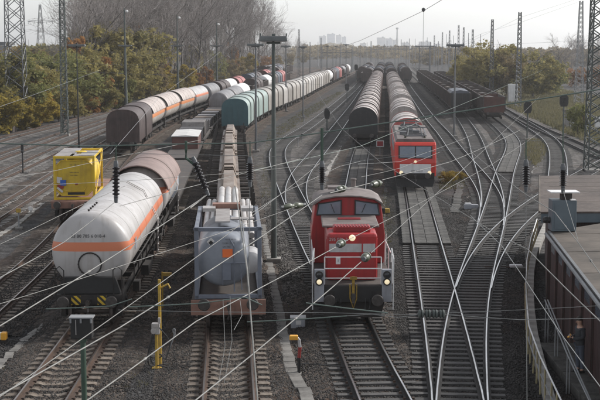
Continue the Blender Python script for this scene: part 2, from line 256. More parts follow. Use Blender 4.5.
# --- mesh helpers
class MB:
    def __init__(s): s.v = []; s.f = []; s.mi = []
    def add(s, v, f, mi=0):
        o = len(s.v); s.v += [tuple(p) for p in v]; s.f += [tuple(i+o for i in q) for q in f]; s.mi += [mi]*len(f); return s
    def box(s, cx, cy, cz, sx, sy, sz, mi=0, rot=None, taper=1.0):
        a, b, c = sx/2, sy/2, sz/2
        v = [(x*a*(taper if z > 0 else 1), y*b*(taper if z > 0 else 1), z*c) for z in (-1, 1) for x, y in ((-1, -1), (1, -1), (1, 1), (-1, 1))]
        if rot is not None: v = [rot @ Vector(p) for p in v]
        v = [(p[0]+cx, p[1]+cy, p[2]+cz) for p in v]
        return s.add(v, [(3, 2, 1, 0), (4, 5, 6, 7), (0, 1, 5, 4), (1, 2, 6, 5), (2, 3, 7, 6), (3, 0, 4, 7)], mi)
    def tube(s, pts, r, n=6, mi=0, r2=None):
        pts = [Vector(p) for p in pts]; k = len(pts); v = []; f = []
        for i, p in enumerate(pts):
            t = (pts[min(i+1, k-1)]-pts[max(i-1, 0)]).normalized()
            u = t.cross(Vector((0, 0, 1)));
            if u.length < 1e-3: u = t.cross(Vector((0, 1, 0)))
            u.normalize(); q = t.cross(u); rr = r if r2 is None else r+(r2-r)*i/(k-1)
            for j in range(n):
                a = 2*math.pi*j/n; v.append(p+(u*math.cos(a)+q*math.sin(a))*rr)
        for i in range(k-1):
            for j in range(n): f.append((i*n+j, i*n+(j+1) % n, (i+1)*n+(j+1) % n, (i+1)*n+j))
        f.append(tuple(range(n-1, -1, -1))); f.append(tuple((k-1)*n+j for j in range(n)))
        return s.add(v, f, mi)
    def lathe(s, prof, c, axis='Y', n=24, mi=0):
        v = []; f = []; k = len(prof)
        for a, r in prof:
            for j in range(n):
                t = 2*math.pi*j/n
                if axis == 'Y': v.append((c[0]+r*math.cos(t), c[1]+a, c[2]+r*math.sin(t)))
                elif axis == 'X': v.append((c[0]+a, c[1]+r*math.cos(t), c[2]+r*math.sin(t)))
                else: v.append((c[0]+r*math.cos(t), c[1]+r*math.sin(t), c[2]+a))
        for i in range(k-1):
            for j in range(n): f.append((i*n+j, i*n+(j+1) % n, (i+1)*n+(j+1) % n, (i+1)*n+j))
        f.append(tuple(range(n))); f.append(tuple((k-1)*n+j for j in range(n-1, -1, -1)))
        return s.add(v, f, mi)
    def prism(s, prof, y0, y1, mi=0, cap=True):
        n = len(prof); v = [(x, y0, z) for x, z in prof]+[(x, y1, z) for x, z in prof]
        f = [(j, (j+1) % n, n+(j+1) % n, n+j) for j in range(n)]
        if cap: f += [tuple(range(n-1, -1, -1)), tuple(n+j for j in range(n))]
        return s.add(v, f, mi)
    def build(s, name, mats, parent=None, smooth=False, bevel=0, loc=None):
        me = bpy.data.meshes.new(name); me.from_pydata(s.v, [], s.f)
        if not isinstance(mats, (list, tuple)): mats = [mats]
        for m in mats: me.materials.append(m)
        if len(mats) > 1: me.polygons.foreach_set('material_index', s.mi)
        bm = bmesh.new(); bm.from_mesh(me); bmesh.ops.recalc_face_normals(bm, faces=bm.faces); bm.to_mesh(me); bm.free()
        if smooth:
            me.polygons.foreach_set('use_smooth', [True]*len(me.polygons)); me.set_sharp_from_angle(angle=R(40))
        o = bpy.data.objects.new(name, me); COL.objects.link(o)
        if parent: o.parent = parent
        if loc: o.location = loc
        if bevel:
            b = o.modifiers.new('edge', 'BEVEL'); b.width = bevel; b.segments = 2; b.limit_method = 'ANGLE'; b.angle_limit = R(40)
        return o
def box(name, m, parent, cx, cy, cz, sx, sy, sz, bevel=0, rot=None, taper=1.0): return MB().box(cx, cy, cz, sx, sy, sz, rot=rot, taper=taper).build(name, m, parent, bevel=bevel)
def tag(o, label=None, cat=None, group=None, kind=None):
    if label: o['label'] = label
    if cat: o['category'] = cat
    if group: o['group'] = group
    if kind: o['kind'] = kind
    return o
def thing(name, label, cat, loc=(0, 0, 0), rotz=0, group=None):
    o = bpy.data.objects.new(name, None); COL.objects.link(o); o.empty_display_size = .3
    o.location = loc; o.rotation_euler = (0, 0, rotz); return tag(o, label, cat, group)
def copy_tree(root):
    m = {}
    for x in COL.objects:
        if x.parent: m.setdefault(x.parent.name, []).append(x)
    def rec(o, par):
        c = o.copy(); COL.objects.link(c); c.parent = par
        for k in m.get(o.name, ()): rec(k, c)
        return c
    return rec(root, None)
def fastmesh(name, V, F, m, parent=None, kind=None):
    """numpy verts (n,3) and faces (k,3|4) to one object."""
    me = bpy.data.meshes.new(name); k = F.shape[1]
    me.vertices.add(len(V)); me.vertices.foreach_set('co', V.astype(np.float32).ravel())
    me.loops.add(F.size); me.loops.foreach_set('vertex_index', F.astype(np.int32).ravel())
    me.polygons.add(len(F)); me.polygons.foreach_set('loop_start', np.arange(0, F.size, k, dtype=np.int32))
    me.update(calc_edges=True); me.validate()
    me.materials.append(m)
    o = bpy.data.objects.new(name, me); COL.objects.link(o)
    if parent: o.parent = parent
    if kind: o['kind'] = kind
    return o
def lettering(text, size, m, parent, loc, rot=(R(90), 0, 0), name='lettering'):
    c = bpy.data.curves.new(name, 'FONT'); c.body = text; c.size = size; c.align_x = 'CENTER'; c.align_y = 'CENTER'; c.extrude = .002; c.resolution_u = 3
    o = bpy.data.objects.new(name, c); COL.objects.link(o); me = bpy.data.meshes.new_from_object(o.evaluated_get(bpy.context.evaluated_depsgraph_get())); bpy.data.objects.remove(o)
    me.materials.clear(); me.materials.append(m); o = bpy.data.objects.new(name, me); COL.objects.link(o); o.parent = parent; o.location = loc; o.rotation_euler = rot; o['kind'] = 'stuff'; return o
# --- tracks: centre lines on the ground
class Track:
    def __init__(s, pix, first=None):
        w = [P(x, y, 0).to_2d() for x, y in pix]
        d = (w[-1]-w[-2]).normalized(); w.append(w[-1]+d*700)
        w = [w[0]*2-w[1]]+w+[w[-1]+d*100]; pts = []
        for i in range(1, len(w)-2):
            p0, p1, p2, p3 = w[i-1:i+3]; L = (p2-p1).length; n = max(2, int(L/.5))
            # centripetal Catmull-Rom
            t0 = 0; t1 = t0+(p1-p0).length**.5; t2 = t1+(p2-p1).length**.5; t3 = t2+(p3-p2).length**.5
            for k in range(n):
                t = t1+(t2-t1)*k/n
                a1 = p0*((t1-t)/(t1-t0))+p1*((t-t0)/(t1-t0)); a2 = p1*((t2-t)/(t2-t1))+p2*((t-t1)/(t2-t1)); a3 = p2*((t3-t)/(t3-t2))+p3*((t-t2)/(t3-t2))
                b1 = a1*((t2-t)/(t2-t0))+a2*((t-t0)/(t2-t0)); b2 = a2*((t3-t)/(t3-t1))+a3*((t-t1)/(t3-t1))
                pts.append(b1*((t2-t)/(t2-t1))+b2*((t-t1)/(t2-t1)))
        a = np.array([(p.x, p.y) for p in pts])
        for _ in range(14):                  # ease the curvature: rails bend slowly
            a[6:-6] = (a[6:-6]*2+a[:-12]+a[12:])/4
        s.xy = a; seg = np.hypot(*np.diff(a, axis=0).T); s.s = np.concatenate([[0], np.cumsum(seg)])
    def at(s, S):
        x = np.interp(S, s.s, s.xy[:, 0]); y = np.interp(S, s.s, s.xy[:, 1])
        x2 = np.interp(S+.5, s.s, s.xy[:, 0]); y2 = np.interp(S+.5, s.s, s.xy[:, 1]); x1 = np.interp(S-.5, s.s, s.xy[:, 0]); y1 = np.interp(S-.5, s.s, s.xy[:, 1])
        return Vector((x, y)), Vector((x2-x1, y2-y1)).normalized()
    def sY(s, Y): return float(np.interp(Y, s.xy[:, 1], s.s))
    def lateral(s, p):
        d = np.hypot(s.xy[:, 0]-p.x, s.xy[:, 1]-p.y); i = int(d.argmin()); i = min(max(i, 1), len(d)-2)
        t = s.xy[i+1]-s.xy[i-1]; t /= np.hypot(*t); q = np.array([p.x, p.y])-s.xy[i]
        return float(d[i]), float(t[0]*q[1]-t[1]*q[0])
T = {
 'A': Track([(12, 440), (39.5, 400), (66, 362), (95, 324), (117, 287), (141, 243), (155, 224), (171, 192), (184, 165), (194, 146), (208, 130), (232, 112), (266, 93), (304, 77), (342, 64), (368, 56)]),
 'B': Track([(228.5, 440), (228.5, 400), (228.5, 328), (229, 243), (229, 190), (229, 165), (230, 150), (236, 133), (262, 117), (290, 105), (315, 91.5), (340, 79), (362, 69), (380, 60), (388, 55.5)]),
 'C': Track([(405, 440), (387, 400), (375, 373), (358, 345), (343, 320), (336, 300), (335.5, 275), (341, 240), (350.5, 215), (355.5, 190), (357.5, 170), (361, 152), (364, 143), (369, 121), (374, 98), (379, 80), (385, 63)]),
 'D': Track([(349, 300), (334, 280), (313, 240), (303, 219), (294.5, 200), (284, 178), (277, 160), (276, 150), (279, 144.5), (288, 138), (301, 131), (330, 109.5), (347, 95), (362, 81), (380, 62)]),
 'E': Track([(349, 300), (334, 280), (313, 240), (303, 219), (294.5, 200), (293, 188), (299, 174), (311, 160), (328, 140), (340, 124), (355, 104), (365, 88), (377, 70), (385, 59)]),
 'G': Track([(464, 440), (459.5, 400), (445, 322), (435, 280), (426.5, 240), (418, 200), (415, 188), (406, 158), (400, 117), (391, 82), (388, 65)]),
 'H': Track([(462, 440), (461, 380), (460.5, 345), (463, 318), (469.5, 290), (480, 260), (495.5, 210), (505.5, 168), (510, 158), (514, 150), (514.5, 143), (508, 133), (490, 118), (470, 103), (440, 83.5), (415, 67)]),
 'S': Track([(462, 440), (461, 380), (460.5, 345), (463, 318), (469.5, 290), (479, 261.5), (495, 236), (525, 210.5), (556, 189), (590, 170)]),
 'J': Track([(462, 440), (461, 380), (460.5, 345), (463, 318), (469.5, 290), (480, 260), (489, 231), (494.8, 211), (493.5, 196), (478, 175), (458, 152), (445, 134), (433, 121), (413, 94), (404, 79), (398, 65)]),
 'K': Track([(462, 440), (461, 380), (460.5, 345), (463, 318), (469.5, 290), (480, 260), (489, 231), (494.8, 211), (492.3, 190), (486, 170), (479, 153), (476.5, 142), (468, 126), (458, 113), (436, 94), (415, 75.5), (402, 63)]),
 'L': Track([(556, 200), (558, 175), (558.5, 160), (557, 148), (550, 138), (533, 127), (515, 116), (495, 104), (470, 91), (440, 76)]),
 'N': Track([(660, 180), (600, 154), (565, 138), (541, 128), (515, 115), (490, 102), (465, 88)]),
 'Q': Track([(-40, 328), (0, 294), (30, 268), (58, 243), (78, 217), (100, 184), (124, 153), (146, 136), (172, 122), (205, 109), (240, 95.5), (280, 80), (330, 66), (360, 57)]),
 'O': Track([(-40, 233), (0, 210), (55, 175), (100, 147), (130, 130), (160, 117), (200, 102), (250, 86), (300, 71), (340, 60)]),
 'U': Track([(-40, 192), (0, 175), (60, 147), (105, 128), (160, 108.5), (210, 93.5), (270, 77), (320, 63)]),
 'V': Track([(-40, 169), (0, 155), (60, 134), (120, 114.5), (180, 97), (240, 81), (300, 66)]),
 'W': Track([(-40, 151), (0, 138), (60, 123), (120, 107), (180, 91.5), (240, 77), (300, 63.5)]),
}
#        label, sleeper, bed, rail head, Ymin, Ymax, primary track it joins, sleeper pieces up to Y
SPEC = {
 'A': ('track under the white tank wagon', 'conc', 'bed_brown', 'rail_dull', 28, 620, None, 75),
 'B': ('track under the grey tank container', 'conc', 'bed_brown', 'rail_dull', 28, 620, None, 66),
 'C': ('track under the red shunting engine', 'wood', 'bed_brown', 'rail_top', 28, 620, None, 110),
 'G': ('track under the red electric engine', 'wood', 'bed_dark', 'rail_top', 28, 620, None, 100),
 'D': ('track curving in from the left behind the shunting engine', 'wood', 'bed_grey', 'rail_top', 50, 620, 'C', 150),
 'E': ('track branching right beyond the points', 'wood', 'bed_grey', 'rail_top', 82, 620, 'D', 150),
 'H': ('track crossing from the points beside the depot', 'wood', 'bed_dark', 'rail_top', 28, 620, 'G', 130),
 'S': ('siding curving behind the depot roof', 'wood', 'bed_dark', 'rail_top', 53, 120, 'H', 95),
 'J': ('track swinging left past the points', 'wood', 'bed_dark', 'rail_top', 72, 620, 'H', 130),
 'K': ('track leading to the dark bogie wagons', 'wood', 'bed_grey', 'rail_top', 80, 620, 'J', 130),
 'L': ('siding by the grassy verge', 'wood', 'bed_grey', 'rail_top', 80, 420, None, 150),
 'N': ('track crossing the grassy verge', 'wood', 'bed_grey', 'rail_dull', 85, 420, 'L', 130),
 'Q': ('track under the yellow tank container', 'conc', 'bed_brown', 'rail_dull', 40, 620, None, 85),
 'O': ('empty track beside the yellow tank container', 'grey', 'bed_brown', 'rail_dull', 55, 620, None, 110),
 'U': ('third empty track from the wood', 'grey', 'bed_grey', 'rail_dull', 70, 620, None, 90),
 'V': ('second empty track from the wood', 'grey', 'bed_grey', 'rail_dull', 80, 620, None, 90),
 'W': ('empty track nearest the wood', 'grey', 'bed_grey', 'rail_dull', 90, 620, None, 90),
}
# --- ground
g = MB(); g.add([(-4000, -300, -.34), (4000, -300, -.34), (4000, 4600, -.34), (-4000, 4600, -.34)], [(0, 1, 2, 3)])
tag(g.build('ground', M['ground']), 'dark gravel ground of the railway yard', kind='structure')

SLM = {}
def sleeper_mesh(kind):
    b = MB()
    if kind in ('conc', 'grey'):
        prof = [(-1.3, -.22), (1.3, -.22), (1.3, -.045), (1.22, -.02), (.5, 0), (.32, -.055), (-.32, -.055), (-.5, 0), (-1.22, -.02), (-1.3, -.045)]
        b.prism(prof, -.15, .15)
    else:
        b.box(0, 0, -.09, 2.6, .26, .18)
    o = b.build('sleeper', M['sl_'+kind]); me = o.data; bpy.data.objects.remove(o); return me
for k in ('conc', 'wood', 'grey'):
    SLM[k] = sleeper_mesh(k)
    q = MB(); me0 = SLM[k]; q.add([tuple(x.co) for x in me0.vertices], [tuple(x.vertices) for x in me0.polygons])
    for s_ in (-.7535, .7535):              # rail plates and clips
        q.box(s_, 0, .004, .36, .16, .022, 1)
        for e in (-.13, .13): q.box(s_+e, 0, .028, .07, .09, .05, 1)
    o = q.build('sleeper', [M['sl_'+k], M['rail_side']]); SLM[k+'_near'] = o.data; bpy.data.objects.remove(o)
RAILP = [(-.11, -.17), (.11, -.17), (.11, -.152), (.012, -.135), (.012, -.05), (.036, -.038), (.036, -.006), (.024, 0), (-.024, 0), (-.036, -.006), (-.036, -.038), (-.012, -.05), (-.012, -.135), (-.11, -.152)]  # foot drawn wide to carry the dark band of grease and painted shadow
RAILS = [(-.07, -.17), (.07, -.17), (.036, -.04), (.036, 0), (-.036, 0), (-.036, -.04)]
for ti, (key, (lab, sk, bed, head, y0, y1, prim, yp)) in enumerate(SPEC.items()):
    t = T[key]; S0, S1 = t.sY(y0), t.sY(y1); zo = -.0015*ti
    root = bpy.data.objects.new('railway_track', None); COL.objects.link(root); tag(root, lab, kind='structure')
    # bed: a low trapezoid of stone, edges uneven
    v = []; f = []; S = S0; k = 0
    while S < S1:
        p, d = t.at(S); nrm = Vector((d.y, -d.x))
        for off, z in ((-2.35, -.335), (-1.75, -.235), (1.75, -.235), (2.35, -.335)):
            o2 = off+(random.uniform(-.18, .18) if abs(off) > 2 else random.uniform(-.06, .06))
            q = p+nrm*o2; v.append((q.x, q.y, z+zo*1.6+(0 if abs(off) > 2 else random.uniform(-.008, .008))))
        if k:
            a = (k-1)*4; f += [(a+j, a+j+1, a+j+5, a+j+4) for j in range(3)]
        k += 1; S += 1.2 if p.y < 120 else 4
    b = MB(); b.add(v, f); b.build('ballast_bed', M[bed], root, smooth=True)
    # rails
    for sgn in (-1, 1):
        v = []; f = []; mi = []; S = S0; rows = 0; near = S1 > S0
        prof = RAILP; n = len(prof)
        while S < S1:
            p, d = t.at(S); nrm = Vector((d.y, -d.x)); c = p+nrm*(sgn*.7535)
            for x, z in prof: q = c+nrm*x; v.append((q.x, q.y, z+zo))
            rows += 1; S += 1.0 if p.y < 170 else 5
        for r in range(rows-1):
            for j in range(n):
                f.append((r*n+j, r*n+(j+1) % n, (r+1)*n+(j+1) % n, (r+1)*n+j)); mi.append(1 if j == 7 else 0)
        f.append(tuple(range(n))); mi.append(0)
        b = MB(); b.v = v; b.f = f; b.mi = mi; b.build('rail', [M['rail_black' if sk == 'wood' else 'rail_side'], M[head]], root)
    # sleepers
    others = [k2 for k2, sp in SPEC.items() if sp[6] == key]
    chain = prim
    S = S0; made = 0; sv = []; sf = []; tv = np.array([x.co for x in SLM[sk].vertices]); tf = [tuple(q.vertices) for q in SLM[sk].polygons]
    while S < t.sY(min(y1, 330)):
        p, d = t.at(S); S += .63 if sk != 'grey' else .65
        if prim:
            dd, _ = T[prim].lateral(p)
            if dd < 2.5: continue
            p2 = SPEC[prim][6]
            if p2 and T[p2].lateral(p)[0] < 2.5: continue
        ext = [-1.3, 1.3]
        for k2 in others:
            if SPEC[k2][4] > p.y+2: continue
            dd, lat = T[k2].lateral(p)
            if dd < 2.5:
                # which side the branch lies on
                i = int(np.hypot(T[k2].xy[:, 0]-p.x, T[k2].xy[:, 1]-p.y).argmin()); q = Vector(T[k2].xy[i])-p; nrm = Vector((d.y, -d.x)); off = q.dot(nrm)
                ext = [min(ext[0], off-1.3), max(ext[1], off+1.3)]
        nrm = Vector((d.y, -d.x)); mid = (ext[0]+ext[1])/2; c = p+nrm*(mid+random.uniform(-.03, .03)); ang = math.atan2(d.y, d.x)-math.pi/2+random.gauss(0, .008)
        wx = (ext[1]-ext[0])/2.6
        zz = -.172+zo*1.2-(.046 if key in 'DEKLNUVW' else .03 if key in 'JO' else 0)+random.uniform(-.006, .004)
        if p.y < yp and made < 290:
            o = bpy.data.objects.new('sleeper', SLM[sk+('_near' if wx < 1.02 and p.y < 75 else '')]); COL.objects.link(o); o.parent = root; o.location = (c.x, c.y, zz); o.rotation_euler = (0, 0, ang); o.scale = (wx, random.uniform(.92, 1.05), 1); made += 1
        else:
            co, si = math.cos(ang), math.sin(ang); base = len(sv)
            for x, y, z in tv: x *= wx; sv.append((c.x+x*co-y*si, c.y+x*si+y*co, zz+z))
            sf += [tuple(i+base for i in q) for q in tf]
    if sv:
        b = MB(); b.v = sv; b.f = sf; b.mi = [0]*len(sf); tag(b.build('sleepers', M['sl_'+sk], root), kind='stuff')

# loose ballast stones lying proud of the beds, nearest part of the yard
def stones(n, xr, yr):
    oct_ = np.array([(1, 0, 0), (-1, 0, 0), (0, 1, 0), (0, -1, 0), (0, 0, 1), (0, 0, -1)], float)
    fc = np.array([(0, 2, 4), (2, 1, 4), (1, 3, 4), (3, 0, 4), (2, 0, 5), (1, 2, 5), (3, 1, 5), (0, 3, 5)])
    u = np.random.rand(n); y = yr[0]+(yr[1]-yr[0])*u**1.5; x = np.random.uniform(-1, 1, n)*y*.26+.0
    keep = (x > xr[0]) & (x < xr[1]); x = x[keep]; y = y[keep]; n = len(x)
    sz = np.random.uniform(.022, .048, n)
    V = oct_[None]*(sz[:, None, None]*np.random.uniform(.6, 1.3, (n, 6, 1)))
    a = np.random.rand(n)*6.28; ca, sa = np.cos(a), np.sin(a)
    V = np.stack([V[..., 0]*ca[:, None]-V[..., 1]*sa[:, None], V[..., 0]*sa[:, None]+V[..., 1]*ca[:, None]+V[..., 2]*.3, V[..., 2]*.8], -1)
    dmin = np.full(n, 9.0); inner = np.full(n, 9.0)
    for k in SPEC:
        t = T[k].xy; i = np.clip(np.searchsorted(t[:, 1], y), 0, len(t)-1); d = np.abs(t[i, 0]-x); ok = (y > SPEC[k][4]) & (y < SPEC[k][5])
        dmin = np.where(ok, np.minimum(dmin, d), dmin)
    z = np.where(dmin < 1.75, -.236, np.where(dmin < 2.4, -.236-.1*(dmin-1.75)/.6, -.335))
    V += np.stack([x, y, z], -1)[:, None]
    F = (fc[None]+6*np.arange(n)[:, None, None]).reshape(-1, 3)
    return fastmesh('ballast_stones', V.reshape(-1, 3), F, M['stone'], kind='stuff')
tag(stones(170000, (-13, 12), (31, 88)), 'loose grey and brown ballast stones between the tracks')

# crossing slabs of the red electric engine's track, laid in rows
root = bpy.data.objects.new('crossing_deck', None); COL.objects.link(root); tag(root, 'worn concrete slabs between the rails before the electric engine', kind='structure')
slab = MB().box(0, 0, 0, .62, .98, .10).build('slab', M['sett'], root, bevel=.015)
t = T['G']; S = t.sY(66); first = True
while S < t.sY(92):
    p, d = t.at(S); nrm = Vector((d.y, -d.x)); ang = math.atan2(d.y, d.x)-math.pi/2
    for off in (-.32, .32):
        q = p+nrm*off
        o = slab if first else slab.copy()
        if not first: COL.objects.link(o)
        first = False; o.location = (q.x, q.y, -.105+random.uniform(-.006, .006)); o.rotation_euler = (random.gauss(0, .004), random.gauss(0, .004), ang)
    for off in (-1.06, 1.06):
        q = p+nrm*off; o = slab.copy(); COL.objects.link(o); o.scale = (.72, 1, 1); o.location = (q.x, q.y, -.115+random.uniform(-.006, .006)); o.rotation_euler = (0, 0, ang+random.gauss(0, .01))
    S += 1.0
# same deck on the track before the rose hooded wagons
root2 = bpy.data.objects.new('crossing_deck', None); COL.objects.link(root2); tag(root2, 'pale slabs between the rails behind the shunting engine', kind='structure')
t = T['C']; S = t.sY(88)
while S < t.sY(126):
    p, d = t.at(S); nrm = Vector((d.y, -d.x)); ang = math.atan2(d.y, d.x)-math.pi/2
    for off in (-.32, .32):
        q = p+nrm*off; o = slab.copy(); COL.objects.link(o); o.parent = root2; o.location = (q.x, q.y, -.105+random.uniform(-.006, .006)); o.rotation_euler = (0, 0, ang)
    S += 1.0

root3 = bpy.data.objects.new('crossing_deck', None); COL.objects.link(root3); tag(root3, 'pale slabs between the rails curving towards the oxide red bulk wagon', kind='structure')
slab2 = MB().box(0, 0, 0, .62, .98, .10).build('slab', M['sett'], root3, bevel=.015); t = T['H']; S = t.sY(104); first2 = True
while S < t.sY(150):
    p, d = t.at(S); nrm = Vector((d.y, -d.x)); ang = math.atan2(d.y, d.x)-math.pi/2
    for off in (-.32, .32):
        q = p+nrm*off; o = slab2 if first2 else slab2.copy()
        if not first2: COL.objects.link(o)
        first2 = False; o.location = (q.x, q.y, -.125+random.uniform(-.008, .008)); o.rotation_euler = (random.gauss(0, .006), random.gauss(0, .006), ang)
    S += 1.0
def strip(name, pix, width, m, z=-.30, h=0.10, label='', kind='structure', ln=1.0, wob=.04, piece='slab', gap=.03, straight=False):
    """A line of separate slabs following the ground."""
    root = bpy.data.objects.new(name, None); COL.objects.link(root); tag(root, label, kind=kind)
    pts = [P(x, y, -.3).to_2d() for x, y in pix]; dist = [0]
    for a, b in zip(pts, pts[1:]): dist.append(dist[-1]+(b-a).length)
    me = MB().box(0, 0, 0, width, ln-gap, h).build(piece, m, root, bevel=.012); S = ln/2; first = True; n = 0
    while S < dist[-1] and n < 280:
        x = np.interp(S, dist, [p.x for p in pts]); y = np.interp(S, dist, [p.y for p in pts])
        x2 = np.interp(S+.6, dist, [p.x for p in pts]); y2 = np.interp(S+.6, dist, [p.y for p in pts]); x1 = np.interp(S-.6, dist, [p.x for p in pts]); y1 = np.interp(S-.6, dist, [p.y for p in pts])
        o = me if first else me.copy()
        if not first: COL.objects.link(o)
        first = False; o.location = (x+random.gauss(0, wob*.3), y, z+random.uniform(-.012, .012)); o.rotation_euler = (random.gauss(0, .01), random.gauss(0, .012), math.atan2(y2-y1, x2-x1)-math.pi/2+random.gauss(0, wob)); S += ln; n += 1
    return root
strip('cable_trough', [(262, 225), (266, 250), (272, 280), (280, 320), (285, 345), (291, 370), (298, 383), (305, 392), (310, 412)], .40, M['trough'], label='pale concrete cable trough lids between the tank container and the shunting engine', ln=.8, piece='lid')
strip('cable_trough', [(461, 184), (458, 195), (456, 205), (454, 213)], .55, M['sett'], label='broken concrete trough lids by the yellow bush', ln=.9, wob=.1, piece='lid')
strip('kerb_line', [(-10, 240), (18, 224), (32, 212), (46, 200)], .35, M['concrete'], z=-.32, label='pale kerb stones left of the yellow tank container', ln=1.0, piece='kerb')
strip('kerb_line', [(-10, 372), (6, 358), (20, 344), (38, 330), (52, 320)], .30, M['trough'], z=-.34, label='half buried pale edging stones left of the white tank wagon', ln=.9, wob=.12, piece='kerb')
strip('kerb_line', [(-10, 190), (20, 172), (52, 153), (74, 141)], .7, M['trough'], z=-.31, label='pale slab walk between the empty tracks on the left', ln=1.2, piece='slab')
strip('cable_trough', [(398, 150), (392, 166), (386, 190), (382, 210), (386, 250), (398, 296)], .30, M['sett'], z=-.345, label='sunken trough lids between the two red engines', ln=.8, piece='lid')
strip('cable_trough', [(325, 176), (333, 160), (345, 138), (357, 118)], .35, M['concrete'], z=-.31, label='pale trough lids before the rose hooded wagons', ln=1.0, piece='lid')
def sheet(name, pix, m, z, label, jag=.25):
    pts = [P(x, y, z) for x, y in pix]; out = []
    for i, a in enumerate(pts):
        b = pts[(i+1) % len(pts)]; n = max(2, int((b-a).length/1.5)); n = min(n, 40)
        for k in range(n): q = a.lerp(b, k/n); out.append((q.x+random.uniform(-jag, jag), q.y+random.uniform(-jag, jag), z))
    bm = bmesh.new(); vs = [bm.verts.new(p) for p in out]; bm.faces.new(vs); bmesh.ops.triangulate(bm, faces=bm.faces)
    me = bpy.data.meshes.new(name); bm.to_mesh(me); bm.free(); me.materials.append(m); o = bpy.data.objects.new(name, me); COL.objects.link(o)
    return tag(o, label, kind='structure')
sheet('verge', [(505, 106), (530, 118), (560, 131), (620, 152), (640, 110), (600, 96), (560, 88), (500, 80), (470, 80), (480, 92)], M['verge'], -.325, 'rough grassy verge on the right of the yard', .6)
sheet('verge', [(-80, 140), (0, 133), (60, 118), (120, 103), (200, 86), (260, 72), (300, 62), (180, 66), (60, 84), (-80, 100)], M['verge'], -.323, 'grassy strip at the foot of the wood', .6)
sheet('footpath', [(548, 92), (556, 104), (566, 116), (600, 128), (620, 128), (585, 112), (570, 100), (556, 88)], M['path'], -.319, 'pale cinder path on the grassy verge', .3)
sheet('footpath', [(520, 138), (529, 150), (532, 162), (528, 176), (536, 176), (541, 160), (537, 148), (527, 137)], M['path'], -.328, 'pale dusty walkway between the curved tracks', .2)
sheet('footpath', [(488, 150), (498, 138), (503, 146), (496, 160), (490, 176), (476, 176)], M['path'], -.3295, 'dusty ground inside the curve of the points', .2)
# --- rolling stock: local y = 0 at the end facing the camera, z = 0 at the rail
def on_track(root, tr, Y, L, side=0.0):
    t = T[tr]; S = t.sY(Y); a, _ = t.at(S); b, _ = t.at(S+L); d = (b-a).normalized(); n = Vector((d.y, -d.x))
    root.location = (a.x+n.x*side, a.y+n.y*side, 0); root.rotation_euler = (0, 0, math.atan2(d.y, d.x)-math.pi/2)
    return root
def arch(w, z0, z1, z2, n=12, flat=2.0):
    """Section of a hood: upright sides to z1, then a bow to z2."""
    p = [(-w/2, z0), (-w/2, z1)]
    for i in range(1, n):
        a = math.pi-math.pi*i/n; c, s_ = math.cos(a), math.sin(a)
        e = 2.0/flat
        p.append((w/2*math.copysign(abs(c)**e, c), z1+(z2-z1)*abs(s_)**e))
    return p+[(w/2, z1), (w/2, z0)]
def bogie(parent, y, wheels=True, wb=1.8):
    b = MB()
    for s_ in (-1, 1):
        b.box(s_*1.0, y, .52, .14, wb+.7, .20).box(s_*1.0, y, .66, .16, .7, .26)
        for dy in (-wb/2, wb/2): b.box(s_*1.02, y+dy, .46, .2, .32, .34)
    b.box(0, y, .62, 2.0, .45, .22)
    o = b.build('bogie', M['frame_dark'], parent)
    if wheels:
        for dy in (-wb/2, wb/2):
            m = MB()
            for s_ in (-1, 1): m.lathe([(-.07, .46), (-.05, .50), (-.045, .46), (.06, .46), (.07, .40), (.075, .1)], (s_*.75, y+dy, .46), 'X', 18)
            m.lathe([(-.8, .08), (.8, .08)], (0, y+dy, .46), 'X', 8)
            m.build('wheelset', M['wheel'], o, smooth=True)
    return o
def buffers(parent, y, out=-1, z=1.05):
    """A pair of buffers whose faces are at y, the beam behind; out = -1 faces the camera."""
    for s_ in (-1, 1):
        m = MB(); m.lathe([(0, .02), (.005, .20), (.03, .225), (.06, .22), (.07, .08), (.35, .08), (.36, .12), (.62, .13)] if out < 0 else [(-.62, .13), (-.36, .12), (-.35, .08), (-.07, .08), (-.06, .22), (-.03, .225), (-.005, .20), (0, .02)], (s_*.875, y, z), 'Y', 18)
        m.build('buffer', M['buffer'], parent, smooth=True)
def coupling(parent, y, m=None):
    k = MB(); k.box(0, y+.25, 1.0, .12, .5, .14).box(0, y+.02, .98, .08, .1, .26).tube([(0, y+.05, .92), (.03, y, .70), (-.02, y+.05, .50)], .035, 6)
    return k.build('coupling', m or M['buffer'], parent)
def underframe(parent, L, w=2.5, z=1.15, th=.22, m='frame_dark', y0=.62):
    b = MB(); b.box(0, L/2, z-th/2, .5, L-2*y0, th*.9)
    for s_ in (-1, 1): b.box(s_*(w/2-.06), L/2, z-th/2, .12, L-2*y0, th)
    for yy in np.linspace(y0+.7, L-y0-.7, max(3, int(L/2.2))): b.box(0, float(yy), z-th/2, w-.26, .12, th*.8)
    o = b.build('underframe', M[m], parent)
    for yy in (y0, L-y0): box('headstock', M[m], parent, 0, yy, z-.14, w, .14, .36)
    return o

